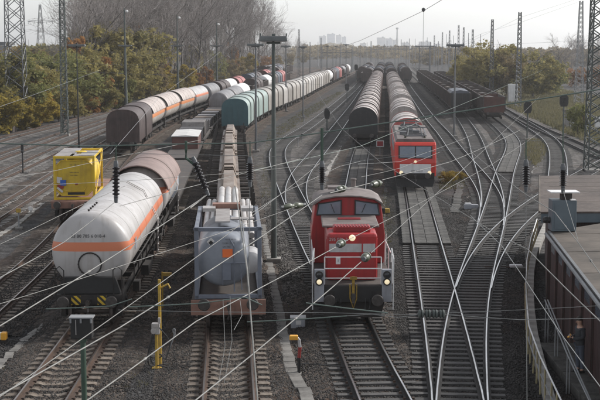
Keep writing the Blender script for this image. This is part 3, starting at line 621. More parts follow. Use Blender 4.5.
def tank_wagon(label, cat='tank wagon', L=15.0, R_=1.45, zc=2.62, paint='white_tank', shade=None, shade_span=None, detail=True, number='33 80 785 6 018-4', ends=.42, group=None, saddles=True):
    root = thing('tank_wagon', label, cat, group=group)
    y0, y1 = .95, L-.95
    prof = []
    for i in range(0, 9):
        a = math.pi/2*i/8; prof.append((y0+ends*(1-math.sin(a)) if False else y0+ends*(1-math.sin(a)), R_*max(.03, math.cos(math.pi/2-a)) if False else R_*max(.02, math.sin(a)**.55)))
    prof = [(y0+ends*(1-math.cos(a)), R_*(math.sin(a)**.62 if a > 0 else .02)) for a in np.linspace(0, math.pi/2, 9)]
    prof = [(float(p), float(max(q, .02))) for p, q in prof]
    back = [(y1-(p-y0), q) for p, q in reversed(prof)]
    MB().lathe(prof+back, (0, 0, zc), 'Y', 56 if detail else 28).build('tank', M[paint], root, smooth=True)
    if detail:
        for yy in np.linspace(y0+1.6, y1-1.6, 6): MB().lathe([(-.03, R_-.05), (-.02, R_+.006), (.02, R_+.006), (.03, R_-.05)], (0, float(yy), zc), 'Y', 56).build('weld_seam', M[paint], root, smooth=True)
    underframe(root, L, 2.4, 1.18)
    if saddles:
        for yy in (y0+1.2, L/2, y1-1.2): box('saddle', M['frame_dark'], root, 0, yy, 1.3, 2.2, .3, .42)
    bogie(root, 2.2, detail); bogie(root, L-2.2, detail)
    if shade:
        a0, a1 = shade_span or (y0+.15, y1-.15); Rs = R_+.16; th = np.linspace(R(168), R(12), 19)
        outer = [(Rs*math.cos(t), zc+Rs*math.sin(t)) for t in th]; inner = [((Rs-.02)*math.cos(t), zc+(Rs-.02)*math.sin(t)) for t in th[::-1]]
        MB().prism(outer+inner, a0, a1).build('sunshade', M[shade], root, smooth=True)
        for yy in np.linspace(a0+.02, a1-.02, max(2, int((a1-a0)/2.6))):
            b = MB()
            o2 = [((Rs+.022)*math.cos(t), zc+(Rs+.022)*math.sin(t)) for t in th]; i2 = [((Rs-.03)*math.cos(t), zc+(Rs-.03)*math.sin(t)) for t in th[::-1]]
            b.prism(o2+i2, float(yy)-.03, float(yy)+.03)
            b.build('sunshade_rib', M[shade], root)
    if detail:
        buffers(root, 0); coupling(root, 0); buffers(root, L, 1)
        # manhole ring on the end, bolts round it
        k = MB(); ring = [(.42*math.cos(a), y0-.01+.02, zc-.42+.42*math.sin(a)) for a in np.linspace(0, 2*math.pi, 37)]
        k.tube(ring, .028, 6)
        for a in np.linspace(0, 2*math.pi, 24, endpoint=False): k.box(.42*math.cos(a), y0-.03, zc-.42+.42*math.sin(a), .05, .05, .05)
        k.build('manhole_ring', M['frame_dark'], root)
        lettering(number, .17, M['dark_print'], root, (-.05, y0+.012, zc+.62))
        # end guard rails and rungs
        for x in (-1.22, 1.22):
            k = MB(); k.tube([(x, .55, 1.1), (x, .5, 2.15), (x+.16*(-1 if x > 0 else 1), .5, 2.3), (x+.32*(-1 if x > 0 else 1), .5, 2.15), (x+.32*(-1 if x > 0 else 1), .55, 1.1)], .022, 6)
            k.build('end_handrail', M['frame_dark'], root)
        k = MB(); k.prism([(-1.15, 1.25), (-.95, 1.85), (.95, 1.85), (1.15, 1.25)], .66, .9); k.build('end_saddle', M['black'], root)
        for x in (-.48, .48): box('hazard_plate', CHEV, root, x, .545, 1.02, .34, .02, .34)
        # walkway brackets and piping down the flank
        k = MB(); k.tube([(R_+.02, 2.0, 2.1), (R_+.04, L-2, 2.1)], .03, 6)
        for yy in np.linspace(2.2, L-2.2, 9): k.tube([(1.2, float(yy), 1.0), (R_+.02, float(yy), 1.6), (R_+.03, float(yy), 2.1)], .025, 5)
        k.box(1.32, L/2, .78, .32, 1.4, .42).box(1.28, L/2+1.6, .82, .3, .7, .4).box(1.3, 4.9, .75, .25, .6, .4); k.build('brake_gear', M['frame_dark'], root)
        box('data_plate', M['loco_grey'], root, R_+.012, 3.1, 2.75, .02, .55, .42, rot=None)
        for i in range(5): MB().lathe([(0, .03), (.05, .05), (.07, .02)], (-.1, y0+.7+i*.55, zc+R_), 'Z', 10).build('lifting_eye', M['frame_dark'], root)
        # ladder at mid-length
        k = MB()
        for dy in (-.2, .2): k.tube([(R_+.18, L*.62+dy, 1.1), (R_+.20, L*.62+dy, 2.6), (R_*.72, L*.62+dy, zc+R_*.78), (.3, L*.62+dy, zc+R_+.1)], .022, 5)
        for z in np.linspace(1.2, 2.6, 6): k.tube([(R_+.19, L*.62-.2, float(z)), (R_+.19, L*.62+.2, float(z))], .014, 4)
        k.build('ladder', M['steel_pale'], root)
    else:
        buffers(root, 0)
    return root
CHEV = chevron('hazard stripes', (.62, .42, .03), (.02, .02, .02), 2.6)

def hood_wagon(label, L=12.0, cat='covered wagon', W=2.95, z2=4.15, z1=3.0, cols=('hood_beige',), end='hopper_brown', rib='frame_dark', detail=True, group=None, flat=2.0, nseg=3, n=14):
    root = thing('covered_wagon', label, cat, group=group)
    underframe(root, L, 2.5, 1.15)
    bogie(root, 1.9, detail); bogie(root, L-1.9, detail); buffers(root, 0)
    ys = np.linspace(.7, L-.7, nseg+1)
    for i in range(nseg):
        big = i % 2 == 1; e = .07 if big else 0.0
        MB().prism(arch(W+2*e, 1.2, z1, z2+e, n, flat), float(ys[i])-(.12 if big else 0), float(ys[i+1])+(.12 if big else 0)).build('hood', M[cols[i % len(cols)]], root, smooth=True)
        for yy in (float(ys[i])+(.0 if big else .05), float(ys[i+1])-(.0 if big else .05)):
            b = MB(); b.prism(arch(W+2*e+.06, 1.15, z1, z2+e+.03, n, flat), yy-.045, yy+.045)
            b.build('hood_rib', M[rib], root)
    for yy in (.62, L-.62):
        MB().prism(arch(W+.12, 1.12, z1, z2+.06, n, flat), yy-.05, yy+.05).build('end_wall', M[end], root)
    if detail:
        for x in (-.9, -.3, .3, .9): box('end_post', M[end], root, x, .55, 2.3, .09, .06, 2.2)
        box('label_panel', M['white_print'], root, -W/2-.012, L*.3, 1.75, .02, .9, .5)
        k = MB()
        for s_ in (-1, 1):
            for yy in (.75, L-.75): k.tube([(s_*(W/2+.02), yy, .7), (s_*(W/2+.04), yy, 1.9)], .02, 5)
        k.build('grab_rail', M['steel_pale'], root)
    return root

def flat_wagon(label, L, cat='flat wagon', deck='deck_dark', zdeck=1.22, W=2.65, stanchions=0, group=None, detail=True, plate=None):
    root = thing('flat_wagon', label, cat, group=group)
    underframe(root, L, W-.1, zdeck-.09, .26, 'rust_deck' if deck == 'rust_deck' else 'frame_dark')
    box('deck', M['deck_dark' if 'grey tank container' in label else deck], root, 0, L/2, zdeck-.045, W, L-1.2, .09, bevel=.01)
    for yb in ((2.0, L-2.0) if L > 11 else (1.7, L-1.7)): bogie(root, yb, detail)
    buffers(root, 0); coupling(root, 0)
    if stanchions:
        for yy in np.linspace(1.2, L-1.2, stanchions):
            for s_ in (-1, 1): box('stanchion', M['frame_dark'], root, s_*(W/2+.03), float(yy), zdeck+.62, .10, .12, 1.3)
            box('bolster', M['deck_dark'], root, 0, float(yy), zdeck+.08, W+.5, .2, .13)
    return root

# ---------- white gas tank wagon in front, sunshaded one behind it
wag = on_track(tank_wagon('long white gas tank wagon with orange band, domed end towards the bridge', L=17.6, R_=1.47, zc=2.72, ends=.5), 'A', 44.6, 17.6)
wag = on_track(tank_wagon('gas tank wagon under a full brown sunshade behind the long white tank wagon', L=10.5, R_=1.45, zc=2.68, paint='white_tank', shade='shade_brown', shade_span=(.35, 10.1)), 'A', 62.6, 10.5)
# ---------- yellow tank container on its flat wagon
fw = on_track(flat_wagon('low brown flat wagon under the yellow tank container', 14.0, deck='rust_deck', zdeck=1.2), 'Q', 72.6, 14.0)
def frame_bars(root, w, l, h, m, t=.12, name='corner_post'):
    for x in (-w/2+t/2, w/2-t/2):
        for y in (t/2, l-t/2): box(name, m, root, x, y, h/2, t, t, h, bevel=.012)
    for z in (t/2, h-t/2):
        for y in (t/2, l-t/2): box('end_rail', m, root, 0, y, z, w-2*t, t*.92, t*.92, bevel=.01)
        for x in (-w/2+t/2, w/2-t/2): box('side_rail', m, root, x, l/2, z, t*.92, l-2*t, t*.92, bevel=.01)
    for x in (-w/2+t*.6, w/2-t*.6):
        for y in (t*.6, l-t*.6):
            for z in (.06, h-.06): box('corner_casting', m, root, x, y, z, .18, .18, .14, bevel=.01)
yc = thing('tank_container', 'bright yellow framed tank container with grey walkway on top', 'tank container')
on_track(yc, 'Q', 74.0, 6.0); yc.location.z = 1.2
frame_bars(yc, 2.44, 6.0, 2.6, M['yellow'], .14)
MB().lathe([(.18, .3), (.22, .8), (.32, 1.0), (.5, 1.1), (5.5, 1.1), (5.68, 1.0), (5.78, .8), (5.82, .3)], (0, 0, 1.32), 'Y', 36).build('tank', M['yellow'], yc, smooth=True)
oct_ = [(-1.05, .55), (-.75, .25), (.75, .25), (1.05, .55), (1.05, 2.05), (.75, 2.35), (-.75, 2.35), (-1.05, 2.05)]
MB().prism(oct_, .10, .17).build('end_panel', M['yellow_dk'], yc, bevel=.02)
b = MB()
for (x0, z0), (x1, z1) in zip(oct_, oct_[1:]+oct_[:1]): b.tube([(x0, .08, z0), (x1, .08, z1)], .035, 6)
b.tube([(-.55, .08, .5), (.55, .08, .5)], .02).tube([(-.55, .08, .5), (-.7, .08, .75)], .02).tube([(.55, .08, .5), (.7, .08, .75)], .02)
b.build('panel_edge', M['yellow'], yc)
box('recess', M['frame_dark'], yc, .1, .095, .36, 1.0, .02, .16); box('valve_cover', M['red_print'], yc, .12, .085, .92, .16, .03, .08)
box('hazard_label', M['white_print'], yc, -.92, .06, 1.18, .36, .02, .36, rot=Matrix.Rotation(R(12), 3, 'Y')); box('hazard_label', mat('blue print', (.03, .12, .45), (.03, .10, .4), .5), yc, -.66, .05, 1.02, .34, .02, .34)
box('hazard_label', M['red_print'], yc, -.82, .055, .78, .36, .02, .24); box('hazard_label', M['white_print'], yc, -.86, .05, .60, .42, .02, .12, rot=Matrix.Rotation(R(40), 3, 'Y'))
lettering('33 / 1017', .14, M['dark_print'], yc, (0, .094, 2.08)); lettering('TARE 4190 KG', .09, M['dark_print'], yc, (0, .094, 1.62)); lettering('CAP 21000 L', .09, M['dark_print'], yc, (0, .094, 1.45))
b = MB(); b.box(-.62, 3.0, 2.6, 1.1, 5.6, .05).box(.72, 2.1, 2.6, .9, 3.6, .05).box(.0, .9, 2.6, .5, 1.4, .05); b.build('walkway', M['grating'], yc)
MB().lathe([(0, .36), (.22, .36), (.26, .30), (.28, .05)], (.15, 2.9, 2.42), 'Z', 20).build('hatch', M['yellow'], yc, smooth=True)
b = MB(); b.tube([(1.2, .1, .1), (1.22, 5.9, 2.5)], .03, 6); b.build('side_brace', M['yellow'], yc)

# ---------- grey tank container, pipe bundles and steel sections on track B
fw = on_track(flat_wagon('rust red flat wagon under the grey tank container and pipe bundles', 20.5, deck='rust_deck', zdeck=1.16), 'B', 44.2, 20.5)
box('end_sill', M['rust_deck'], fw, 0, .5, .86, 2.72, .10, .56, bevel=.01)
gc = thing('tank_container', 'grey blue framed tank container with orange plate on its round end', 'tank container')
on_track(gc, 'B', 44.75, 6.06); gc.location.z = 1.165
frame_bars(gc, 2.44, 6.06, 2.62, M['cont_blue'], .15)
box('side_rail', M['cont_blue'], gc, 0, .07, 2.56, 2.5, .10, .08)
MB().lathe([(.12, .06), (.135, .40), (.17, .66), (.24, .84), (.36, .95), (.6, 1.0), (5.5, 1.0), (5.75, .9), (5.85, .5), (5.87, .05)], (-.16, 0, 1.36), 'Y', 48).build('vessel', M['vessel'], gc, smooth=True)
MB().lathe([(.30, .05), (.32, .28), (.42, .40), (.6, .43), (1.6, .43), (1.65, .1)], (.83, 0, 1.25), 'Y', 28).build('side_pot', M['bar_grey'], gc, smooth=True)
box('hazard_plate', M['orange_plate'], gc, -.02, .10, 1.66, .37, .02, .31, bevel=.006)
b = MB(); b.box(0, 0, 0, .22, .02, .22, rot=Matrix.Rotation(R(45), 3, 'Y')); b.build('hazard_diamond', M['white_print'], gc, loc=(-.62, .23, 2.06))
b = MB(); b.box(0, 0, 0, .13, .02, .13, rot=Matrix.Rotation(R(45), 3, 'Y')); b.build('hazard_diamond', M['black'], gc, loc=(-.62, .215, 2.03))
box('data_plate', M['white_print'], gc, -.50, .18, .93, .20, .02, .17); box('valve_box', M['cont_blue'], gc, -.05, .10, .98, .30, .08, .62, bevel=.01)
b = MB(); b.tube([(-.25, .08, 1.3), (.62, .08, 1.3)], .022).tube([(.22, .05, .25), (.22, .08, 1.9), (.05, .1, 2.2)], .028).tube([(-.2, .08, 1.3), (-.2, .1, .5)], .02).tube([(.45, .1, 1.3), (.5, .1, .3)], .02); b.build('pipework', M['cont_blue'], gc)
lettering('33 80 / 1972', .09, M['dark_print'], gc, (.02, .125, 2.02)); lettering('UN 1965', .075, M['dark_print'], gc, (-.05, .125, 1.89)); lettering('MAX 34000 KG', .06, M['dark_print'], gc, (.1, .12, 2.16))
b = MB(); b.box(-.2, 3.5, 2.64, .55, 4.4, .05).box(.55, 2.2, 2.64, .9, .5, .05); b.build('walkway', M['grating'], gc)
box('manifold_box', M['rust_deck'], gc, -.05, 5.3, 2.74, 1.15, .5, .22, bevel=.01); box('manifold_box', M['steel_pale'], gc, -.75, 4.7, 2.7, .5, .8, .14); box('manifold_box', M['steel_pale'], gc, .75, 4.7, 2.7, .5, .8, .14)
# bundles of pipe on the rear half of that wagon
for gi, (xs, zr, r_, lb) in enumerate((((-.98, -.72), (1.36, 1.63, 1.90, 2.17, 2.44), .13, 'pair of pale pipes at the left edge of the rust red wagon'), ((-.33, 0, .33), (1.39, 1.72, 2.05, 2.38, 2.71, 3.04), .16, 'row of long pale pipes along the middle of the rust red wagon'), ((.72, .98), (1.36, 1.63, 1.90, 2.17, 2.44), .13, 'pair of pale pipes at the right edge of the rust red wagon'))):
    root = thing('pipe_bundle', lb, 'pipe bundle', group='pipe bundles behind the grey tank container'); on_track(root, 'B', 51.6, 12.0)
    for x in xs:
        for z in zr:
            MB().lathe([(0, r_*.8), (0.001, r_), (11.6+random.uniform(-.3, .2), r_), (11.9, r_*.8)], (x, 0, z), 'Y', 14).build('pipe', M['steel_pale'], root, smooth=True)
    for yy in (1.5, 4.5, 7.5, 10.5): box('cradle', M['frame_dark'], root, (xs[0]+xs[-1])/2, yy, 1.195, abs(xs[-1]-xs[0])+2*r_, .18, .06)
# steel sections: hat shapes nested on low wagons
HAT = [(x*.68, z) for x, z in [(-1.0, 0), (-.72, 0), (-.42, .55), (.42, .55), (.72, 0), (1.0, 0), (1.0, .05), (.75, .05), (.45, .60), (-.45, .60), (-.75, .05), (-1.0, .05)]]
for wi, (Y, L) in enumerate(((65.4, 16.5), (82.4, 16.5), (99.4, 16.5), (116.4, 13.0))):
    fw = on_track(flat_wagon(['dark stanchioned flat wagon directly behind the pale pipe bundles', 'second dark stanchioned flat wagon behind the pipe bundles, under steel sections', 'third dark flat wagon behind the pipe bundles, under steel sections', 'last dark flat wagon of steel sections, before the teal hood'][wi], L, stanchions=9 if L > 14 else 7, group='wagons of steel sections'), 'B', Y, L)
    root = thing('section_stack', ['stack of hat shaped steel sections nearest the pale pipes', 'second stack of hat shaped steel sections from the pipes', 'third stack of hat shaped steel sections from the pipes', 'stack of hat shaped steel sections just before the teal hood'][wi], 'steel sections', group='stacks of steel sections'); on_track(root, 'B', Y, L)
    for k, (a, b_, dz) in enumerate(((.7, L*.5, 0), (L*.5, L-.6, .0), (1.0, L*.48, .11), (L*.47, L-.9, .11), (1.2, L*.62, .22), (L*.64, L-.8, .22), (2.4, L-2.2, .33))):
        pr = [(x, z+1.46+dz) for x, z in HAT]
        MB().prism(pr, a+random.uniform(-.2, .2), b_+random.uniform(-.2, .2)).build('section', M['section'], root)
    for yy in np.linspace(1.6, L-1.6, 6): box('dunnage', M['deck_dark'], root, 0, float(yy), 1.39, 2.4, .14, .10)

# ---------- track A beyond the sunshade: low wagon with a white covered crate, then crates, then tanks
fw = on_track(flat_wagon('dark low wagon between the brown sunshade and the white covered box', 27.0, stanchions=0), 'A', 73.6, 27.0)
bx = thing('covered_load', 'oxide red boarded box with white tarpaulin roof behind the brown sunshade', 'covered box'); on_track(bx, 'A', 110.5, 9.0); bx.location.z = 1.23
for x in (-1.1, 1.1): box('side_board', M['oxide_wall'], bx, x, 4.4, .53, .08, 8.2, 1.06)
for y in (.3, 8.5): box('end_board', M['oxide_wall'], bx, 0, y, .53, 2.12, .08, 1.06)
MB().prism([(-1.2, 1.08), (1.2, 1.08), (1.2, 1.13), (.1, 1.22), (-1.2, 1.16)], .1, 8.7).build('tarpaulin', M['tarp'], bx)
on_track(flat_wagon('dark low wagon under the white tarpaulin box', 19.5, stanchions=0), 'A', 101.2, 19.5)
pn = thing('blue_board', 'pale blue upright board behind the brown sunshade', 'board'); on_track(pn, 'A', 74.6, 2.0, .75); pn.location.z = 1.23
box('sheet', M['tarp_blue'], pn, 0, 1.0, .75, .9, 1.6, 1.5, bevel=.02); box('strut', M['frame_dark'], pn, 0, 1.9, .6, .9, .1, 1.2)
on_track(flat_wagon('dark low wagon under the grey machine crates', 17.0), 'A', 121.4, 17.0)
for ci, (y, ln, hh, m_, lb) in enumerate(((122.8, 3.6, 1.0, 'tank_grey', 'small grey crate nearest the white tarpaulin box'), (127.0, 4.8, 1.4, 'grating', 'long pale grey crate in the middle of the dark wagon'), (132.8, 4.2, 1.1, 'tank_grey', 'ribbed grey crate farthest from the tarpaulin box'))):
    c = thing('machine_crate', lb, 'crate', group='grey crates on the dark wagon'); on_track(c, 'A', y, ln); c.location.z = 1.24
    box('case', M[m_], c, 0, ln/2, hh/2, 2.3, ln, hh, bevel=.03)
    for yy in np.linspace(.3, ln-.3, 4): box('batten', M['frame_dark'], c, 0, float(yy), hh/2, 2.38, .10, hh+.05)
for i2, (yy, lb) in enumerate(((139.0, 'dark low flat wagon with dark sheet bundles left of the teal hood'), (155.2, 'second dark low flat wagon with sheet bundles, before the grey tanks'))):
    on_track(flat_wagon(lb, 15.5, group='low wagons left of the teal hood'), 'A', yy, 15.5)
    for j in range(3):
        c = thing('sheet_bundle', ['low dark steel bundle at the front of', 'low dark steel bundle in the middle of', 'low dark steel bundle at the rear of'][j]+[' the low wagon behind the grey crates', ' the low wagon before the grey tanks'][i2], 'steel bundle', group='steel bundles on the low wagons'); on_track(c, 'A', yy+1.3+j*4.6, 4.0); c.location.z = 1.24
        for z in range(3): box('sheet', M['section' if j == 1 else 'tank_grey'], c, random.uniform(-.08, .08), 2.0, .16+z*.27, 2.1, 3.9, .22)
        for y2 in (.6, 3.4): box('strap', M['frame_dark'], c, 0, y2, .42, 2.32, .08, .86)
Y = 171.5
MID = [('tank_wagon', 'tank_grey', 'grey tank wagon left of the pale green hood'), ('tank_wagon', 'tank_grey', 'long grey tank wagon before the white ended tank'), ('tank_wagon', 'tank_clean', 'clean white tank wagon beyond the grey tanks')]
for i, (kd, pt, lb) in enumerate(MID):
    on_track(tank_wagon(lb, L=15.5, R_=1.42, zc=2.55, paint=pt, detail=False, group='tank wagons left of the hooded wagons'), 'A', Y, 15.5); Y += 16.1
Y0A = Y
# ---------- track B: covered wagons, teal first
labels = ['teal ended covered wagon with pale green hood, first of the hooded row', 'pale green covered wagon second in the hooded row', 'pale green and grey covered wagon third in the hooded row', 'beige covered wagon fourth in the hooded row, beside the tall lamp', 'off white covered wagon fifth in the hooded row', 'beige covered wagon sixth in the hooded row', 'off white covered wagon seventh in the hooded row', 'beige covered wagon eighth in the hooded row', 'off white covered wagon ninth in the hooded row', 'beige covered wagon tenth in the hooded row', 'off white covered wagon eleventh in the hooded row', 'beige covered wagon twelfth in the hooded row', 'last beige covered wagon of the hooded row']
cols = [('hood_green',), ('hood_green',), ('hood_green', 'hood_beige'), ('hood_beige',), ('hood_white', 'hood_beige'), ('hood_beige',), ('hood_white',), ('hood_beige', 'hood_white'), ('hood_white',), ('hood_beige',), ('hood_white',), ('hood_beige',), ('hood_beige',)]
Y = 143.5
for i, lb in enumerate(labels):
    r_ = hood_wagon(lb, 13.0, cols=cols[i], end='teal' if i == 0 else 'hood_beige', detail=i < 3, nseg=2, W=2.95, z2=4.25, z1=3.05, flat=2.5, group='hooded wagons in the long pale row')
    on_track(r_, 'B', Y, 13.0); Y += 13.5
YB = Y
# ---------- track Q: dark brown hood, then sunshaded tanks
on_track(hood_wagon('dark brown hooded wagon with blank black end, beyond the yellow container', 17.0, cols=('arch_brown',), end='arch_brown', rib='arch_brown', nseg=2, W=3.05, z2=4.25, z1=2.9, flat=2.6), 'Q', 118.5, 17.0)
Y = 136
for i, (lb, sh) in enumerate((('sunshaded tank wagon with orange band next to the dark brown hood', 'shade_grey'), ('second sunshaded tank wagon from the dark brown hood', 'shade_grey'), ('third sunshaded tank wagon from the dark brown hood', 'shade_grey'), ('white tank wagon with orange band ending the sunshaded row', None))):
    on_track(tank_wagon(lb, L=16.0, R_=1.45, zc=2.65, paint='white_old' if sh else 'white_tank', shade=sh, detail=False, group='tank wagons behind the dark brown hood'), 'Q', Y, 16.0); Y += 16.4
YQ = Y
# ---------- track C: rose grey hooded train
Y = 129.5
first = None
RN = ['first', 'second', 'third', 'fourth', 'fifth', 'sixth', 'seventh', 'eighth', 'ninth', 'tenth', 'eleventh', 'twelfth', 'thirteenth', 'fourteenth', 'fifteenth', 'sixteenth', 'seventeenth', 'eighteenth', 'nineteenth', 'twentieth']
for i in range(16):
    lb = 'rose grey hooded wagon, %s of its train, behind the shunting engine' % RN[i]
    if i == 0: lb = 'rose grey hooded wagon with end blackened for shade, nearest of its train'
    if first is None:
        r_ = first = hood_wagon(lb, 12.0, cols=('hood_rose', 'hood_pale'), end='black', rib='shade_brown', nseg=3, W=2.9, z2=3.95, z1=2.7, group='rose grey hooded train')  # black end walls: deep shade of the wagon fronts put into their colour
    else:
        r_ = copy_tree(first); r_['label'] = lb
    on_track(r_, 'C', Y, 12.0); Y += 12.4
# ---------- track G: red and pale hooded wagons behind the electric engine
Y = 109.9; first = None
for i in range(18):
    lb = 'pale hooded wagon with red end coupled to the electric engine' if i == 0 else 'pale and red hooded wagon, %s behind the electric engine' % RN[i]
    if first is None:
        r_ = first = hood_wagon(lb, 12.0, cols=('hood_pale', 'hood_rose', 'hood_pale'), end='hood_red', rib='hood_rose', nseg=3, W=2.9, z2=3.95, z1=2.75, group='hooded wagons behind the electric engine')
    elif i % 3 == 1:
        r_ = flat_wagon('low dark gap wagon %s behind the electric engine' % RN[i], 9.0, group='hooded wagons behind the electric engine', detail=False); box('load', M['deck_dark'], r_, 0, 4.5, 1.7, 2.2, 7.4, .9)
        on_track(r_, 'G', Y, 9.0); Y += 9.4; continue
    else:
        if i == 2: second = hood_wagon(lb, 12.0, cols=('hood_pale', 'hood_rose', 'hood_pale'), end='hood_rose', rib='hood_rose', nseg=3, W=2.9, z2=3.95, z1=2.75, detail=False, group='hooded wagons behind the electric engine'); r_ = second
        else: r_ = copy_tree(second); r_['label'] = lb
    on_track(r_, 'G', Y, 12.0); Y += 12.4
# ---------- dark bogie wagons on the right
def hopper(label, L=13.5, end='hopper_brown', side='hopper_brown', load='deck_dark', top=None, group=None):
    root = thing('bulk_wagon', label, 'bulk wagon', group=group)
    underframe(root, L, 2.6, 1.15); bogie(root, 2.0, False); bogie(root, L-2.0, False); buffers(root, 0)
    for s_ in (-1, 1):
        MB().prism([(s_*1.30, 1.16), (s_*1.48, 1.5), (s_*1.48, 3.3), (s_*1.40, 3.3), (s_*1.40, 1.55), (s_*1.22, 1.16)], .7, L-.7).build('side_wall', M[side], root)
        b = MB()
        for yy in np.linspace(.8, L-.8, 9): b.box(s_*1.50, float(yy), 2.3, .09, .14, 2.0)
        b.box(s_*1.50, L/2, 3.28, .12, L-1.2, .12); b.build('side_rib', M[side], root)
    for yy in (.75, L-.75): box('end_wall', M[end], root, 0, yy, 2.25, 2.78, .08, 2.15)
    b = MB()
    for x in (-1.0, -.35, .35, 1.0): b.box(x, .67, 2.25, .1, .09, 2.1)
    b.build('end_post', M[end], root)
    if top: MB().prism([(-1.42, 3.30), (-1.2, 3.62), (0, 3.78), (1.2, 3.62), (1.42, 3.30)], .72, L-.72).build('roof', M[top], root)
    else: MB().prism([(-1.38, 2.4), (-1.0, 2.85), (0, 3.1), (1.0, 2.85), (1.38, 2.4)], .85, L-.85).build('load', M[load], root)
    return root
Y = 172
for i in range(13):
    lb = 'oxide red ended bulk wagon, nearest on the right by the verge' if i == 0 else 'dark bulk wagon, %s of the row beside the bushes' % RN[i]
    if i == 0: r_ = hA = hopper(lb, end='hopper_red', load='deck_dark', group='bulk wagons beside the bushes')
    elif i == 1: r_ = hB = hopper(lb, group='bulk wagons beside the bushes')
    else: r_ = copy_tree(hB); r_['label'] = lb
    on_track(r_, 'H', Y, 13.5); Y += 14.0
Y = 186
for i in range(13):
    lb = 'bulk wagon with dull blue roof and dark end, left of the oxide red one' if i == 0 else 'bulk wagon with pale dusty load, %s of the inner dark row' % RN[i]
    if i == 0: r_ = hC = hopper(lb, end='black', top='hopper_blue', group='bulk wagons of the inner row')
    elif i == 1: r_ = hD = hopper(lb, load='ore', group='bulk wagons of the inner row')
    else: r_ = copy_tree(hD if i % 3 else hB); r_['label'] = 'dark bulk wagon, %s of the inner dark row' % RN[i] if i % 3 == 0 else lb; r_['group'] = 'bulk wagons of the inner row'
    on_track(r_, 'K', Y, 13.5); Y += 14.0
# ---------- far wagons towards the city
FAR = [('A', Y0A, 330), ('Q', YQ, 380), ('B', YB, 430)]
protos = [hood_wagon('dark brown covered wagon far down the yard', 14, cols=('arch_brown',), end='arch_brown', nseg=2, detail=False), tank_wagon('grey tank wagon far down the yard', L=14, paint='tank_grey', detail=False), hopper('dark bulk wagon far down the yard', 14), tank_wagon('white tank wagon far down the yard', L=14, paint='tank_clean', detail=False), hood_wagon('oxide red covered wagon far down the yard', 14, cols=('hood_red',), end='hopper_red', nseg=2, detail=False), hood_wagon('blue grey covered wagon far down the yard', 14, cols=('hopper_blue',), end='hopper_blue', nseg=2, detail=False)]
used = [False]*len(protos); k = 0; seq = [2, 0, 2, 3, 0, 5, 4, 2, 1, 0, 3, 4, 2, 5, 0, 2, 4, 0]
trk = {'A': 'beyond the clean white tank', 'Q': 'beyond the sunshaded tanks', 'B': 'beyond the long pale hooded row'}
kn = ['dark brown covered wagon', 'grey tank wagon', 'dark bulk wagon', 'white tank wagon', 'oxide red covered wagon', 'blue grey covered wagon']; cnt = {}
for key, y0, y1 in FAR:
    Y = y0+1.5
    while Y < y1:
        i = seq[k % len(seq)]; k += 1
        if not used[i]: r_ = protos[i]; used[i] = True
        else: r_ = copy_tree(protos[i])
        c = cnt[(key, i)] = cnt.get((key, i), 0)+1
        r_['label'] = '%s %s%s' % (kn[i], trk[key], '' if c == 1 else ', %s such one' % RN[c-1]); r_['group'] = 'far wagons towards the city'
        on_track(r_, key, Y, 14.0); Y += 14.5
for key, y0, y1, n in (('E', 330, 520, 7), ('J', 350, 600, 9), ('O', 360, 560, 7), ('U', 380, 600, 7), ('D', 360, 600, 9), ('C', 332, 600, 12), ('G', 335, 600, 12)):
    Y = y0
    for j in range(n):
        i = (2, 0, 1, 5, 0, 2)[j % 6]; r_ = copy_tree(protos[i]) if used[i] else protos[i]; used[i] = True; c = cnt[(key, i)] = cnt.get((key, i), 0)+1
        r_['label'] = '%s %s%s' % (kn[i], {'E': 'far beyond the forked points', 'J': 'far up the track by the bulk wagons', 'O': 'far beyond the sunshaded tanks', 'U': 'far away below the end of the wood', 'D': 'far beside the pale hooded row', 'C': 'at the hazy tail of the rose grey train', 'G': 'at the tail of the red hooded train'}[key], '' if c == 1 else ', %s such one' % RN[c-1])
        r_['group'] = 'far wagons towards the city'; on_track(r_, key, Y, 14.0); Y += 14.6
for i, u in enumerate(used):
    if not u: on_track(protos[i], 'D', 330+i*15, 14.0)
# --- red shunting engine
def xbox(name, m, parent, x, y, z, sx, sy, sz, bevel=.0): return box(name, m, parent, x, y, z, sx, sy, sz, bevel)
lo = thing('shunting_engine', 'red centre cab shunting engine with pale bars and two lit lamps', 'locomotive'); on_track(lo, 'C', 44.9, 14.3)
xbox('chassis', M['frame_dark'], lo, 0, 7.15, 1.30, 2.9, 12.7, .36, .02)
xbox('walkway', M['deck_dark'], lo, 0, 7.15, 1.505, 3.06, 12.9, .05, .01)
xbox('buffer_beam', M['black'], lo, 0, .70, 1.18, 2.15, .16, .62, .02); xbox('buffer_beam', M['black'], lo, 0, 13.6, 1.18, 2.9, .16, .62, .02)
MB().prism([(-1.05, .25), (1.05, .25), (1.2, .9), (-1.2, .9)], .85, .95).build('rail_guard', M['frame_dark'], lo)
buffers(lo, 0); buffers(lo, 14.3, 1)
b = MB(); b.box(0, .42, 1.18, .16, .5, .16).box(0, .14, 1.12, .10, .14, .34); b.build('draw_hook', M['buffer'], lo)
b = MB(); b.box(0, .30, 1.55, .10, .08, .7).box(-.12, .32, 1.35, .05, .06, .5).box(.12, .32, 1.35, .05, .06, .5).tube([(-.12, .28, 1.1), (0, .2, .72), (.12, .28, 1.1)], .03).box(0, .28, 1.84, .26, .07, .10); b.build('coupler_lever', M['lever_yellow'], lo)
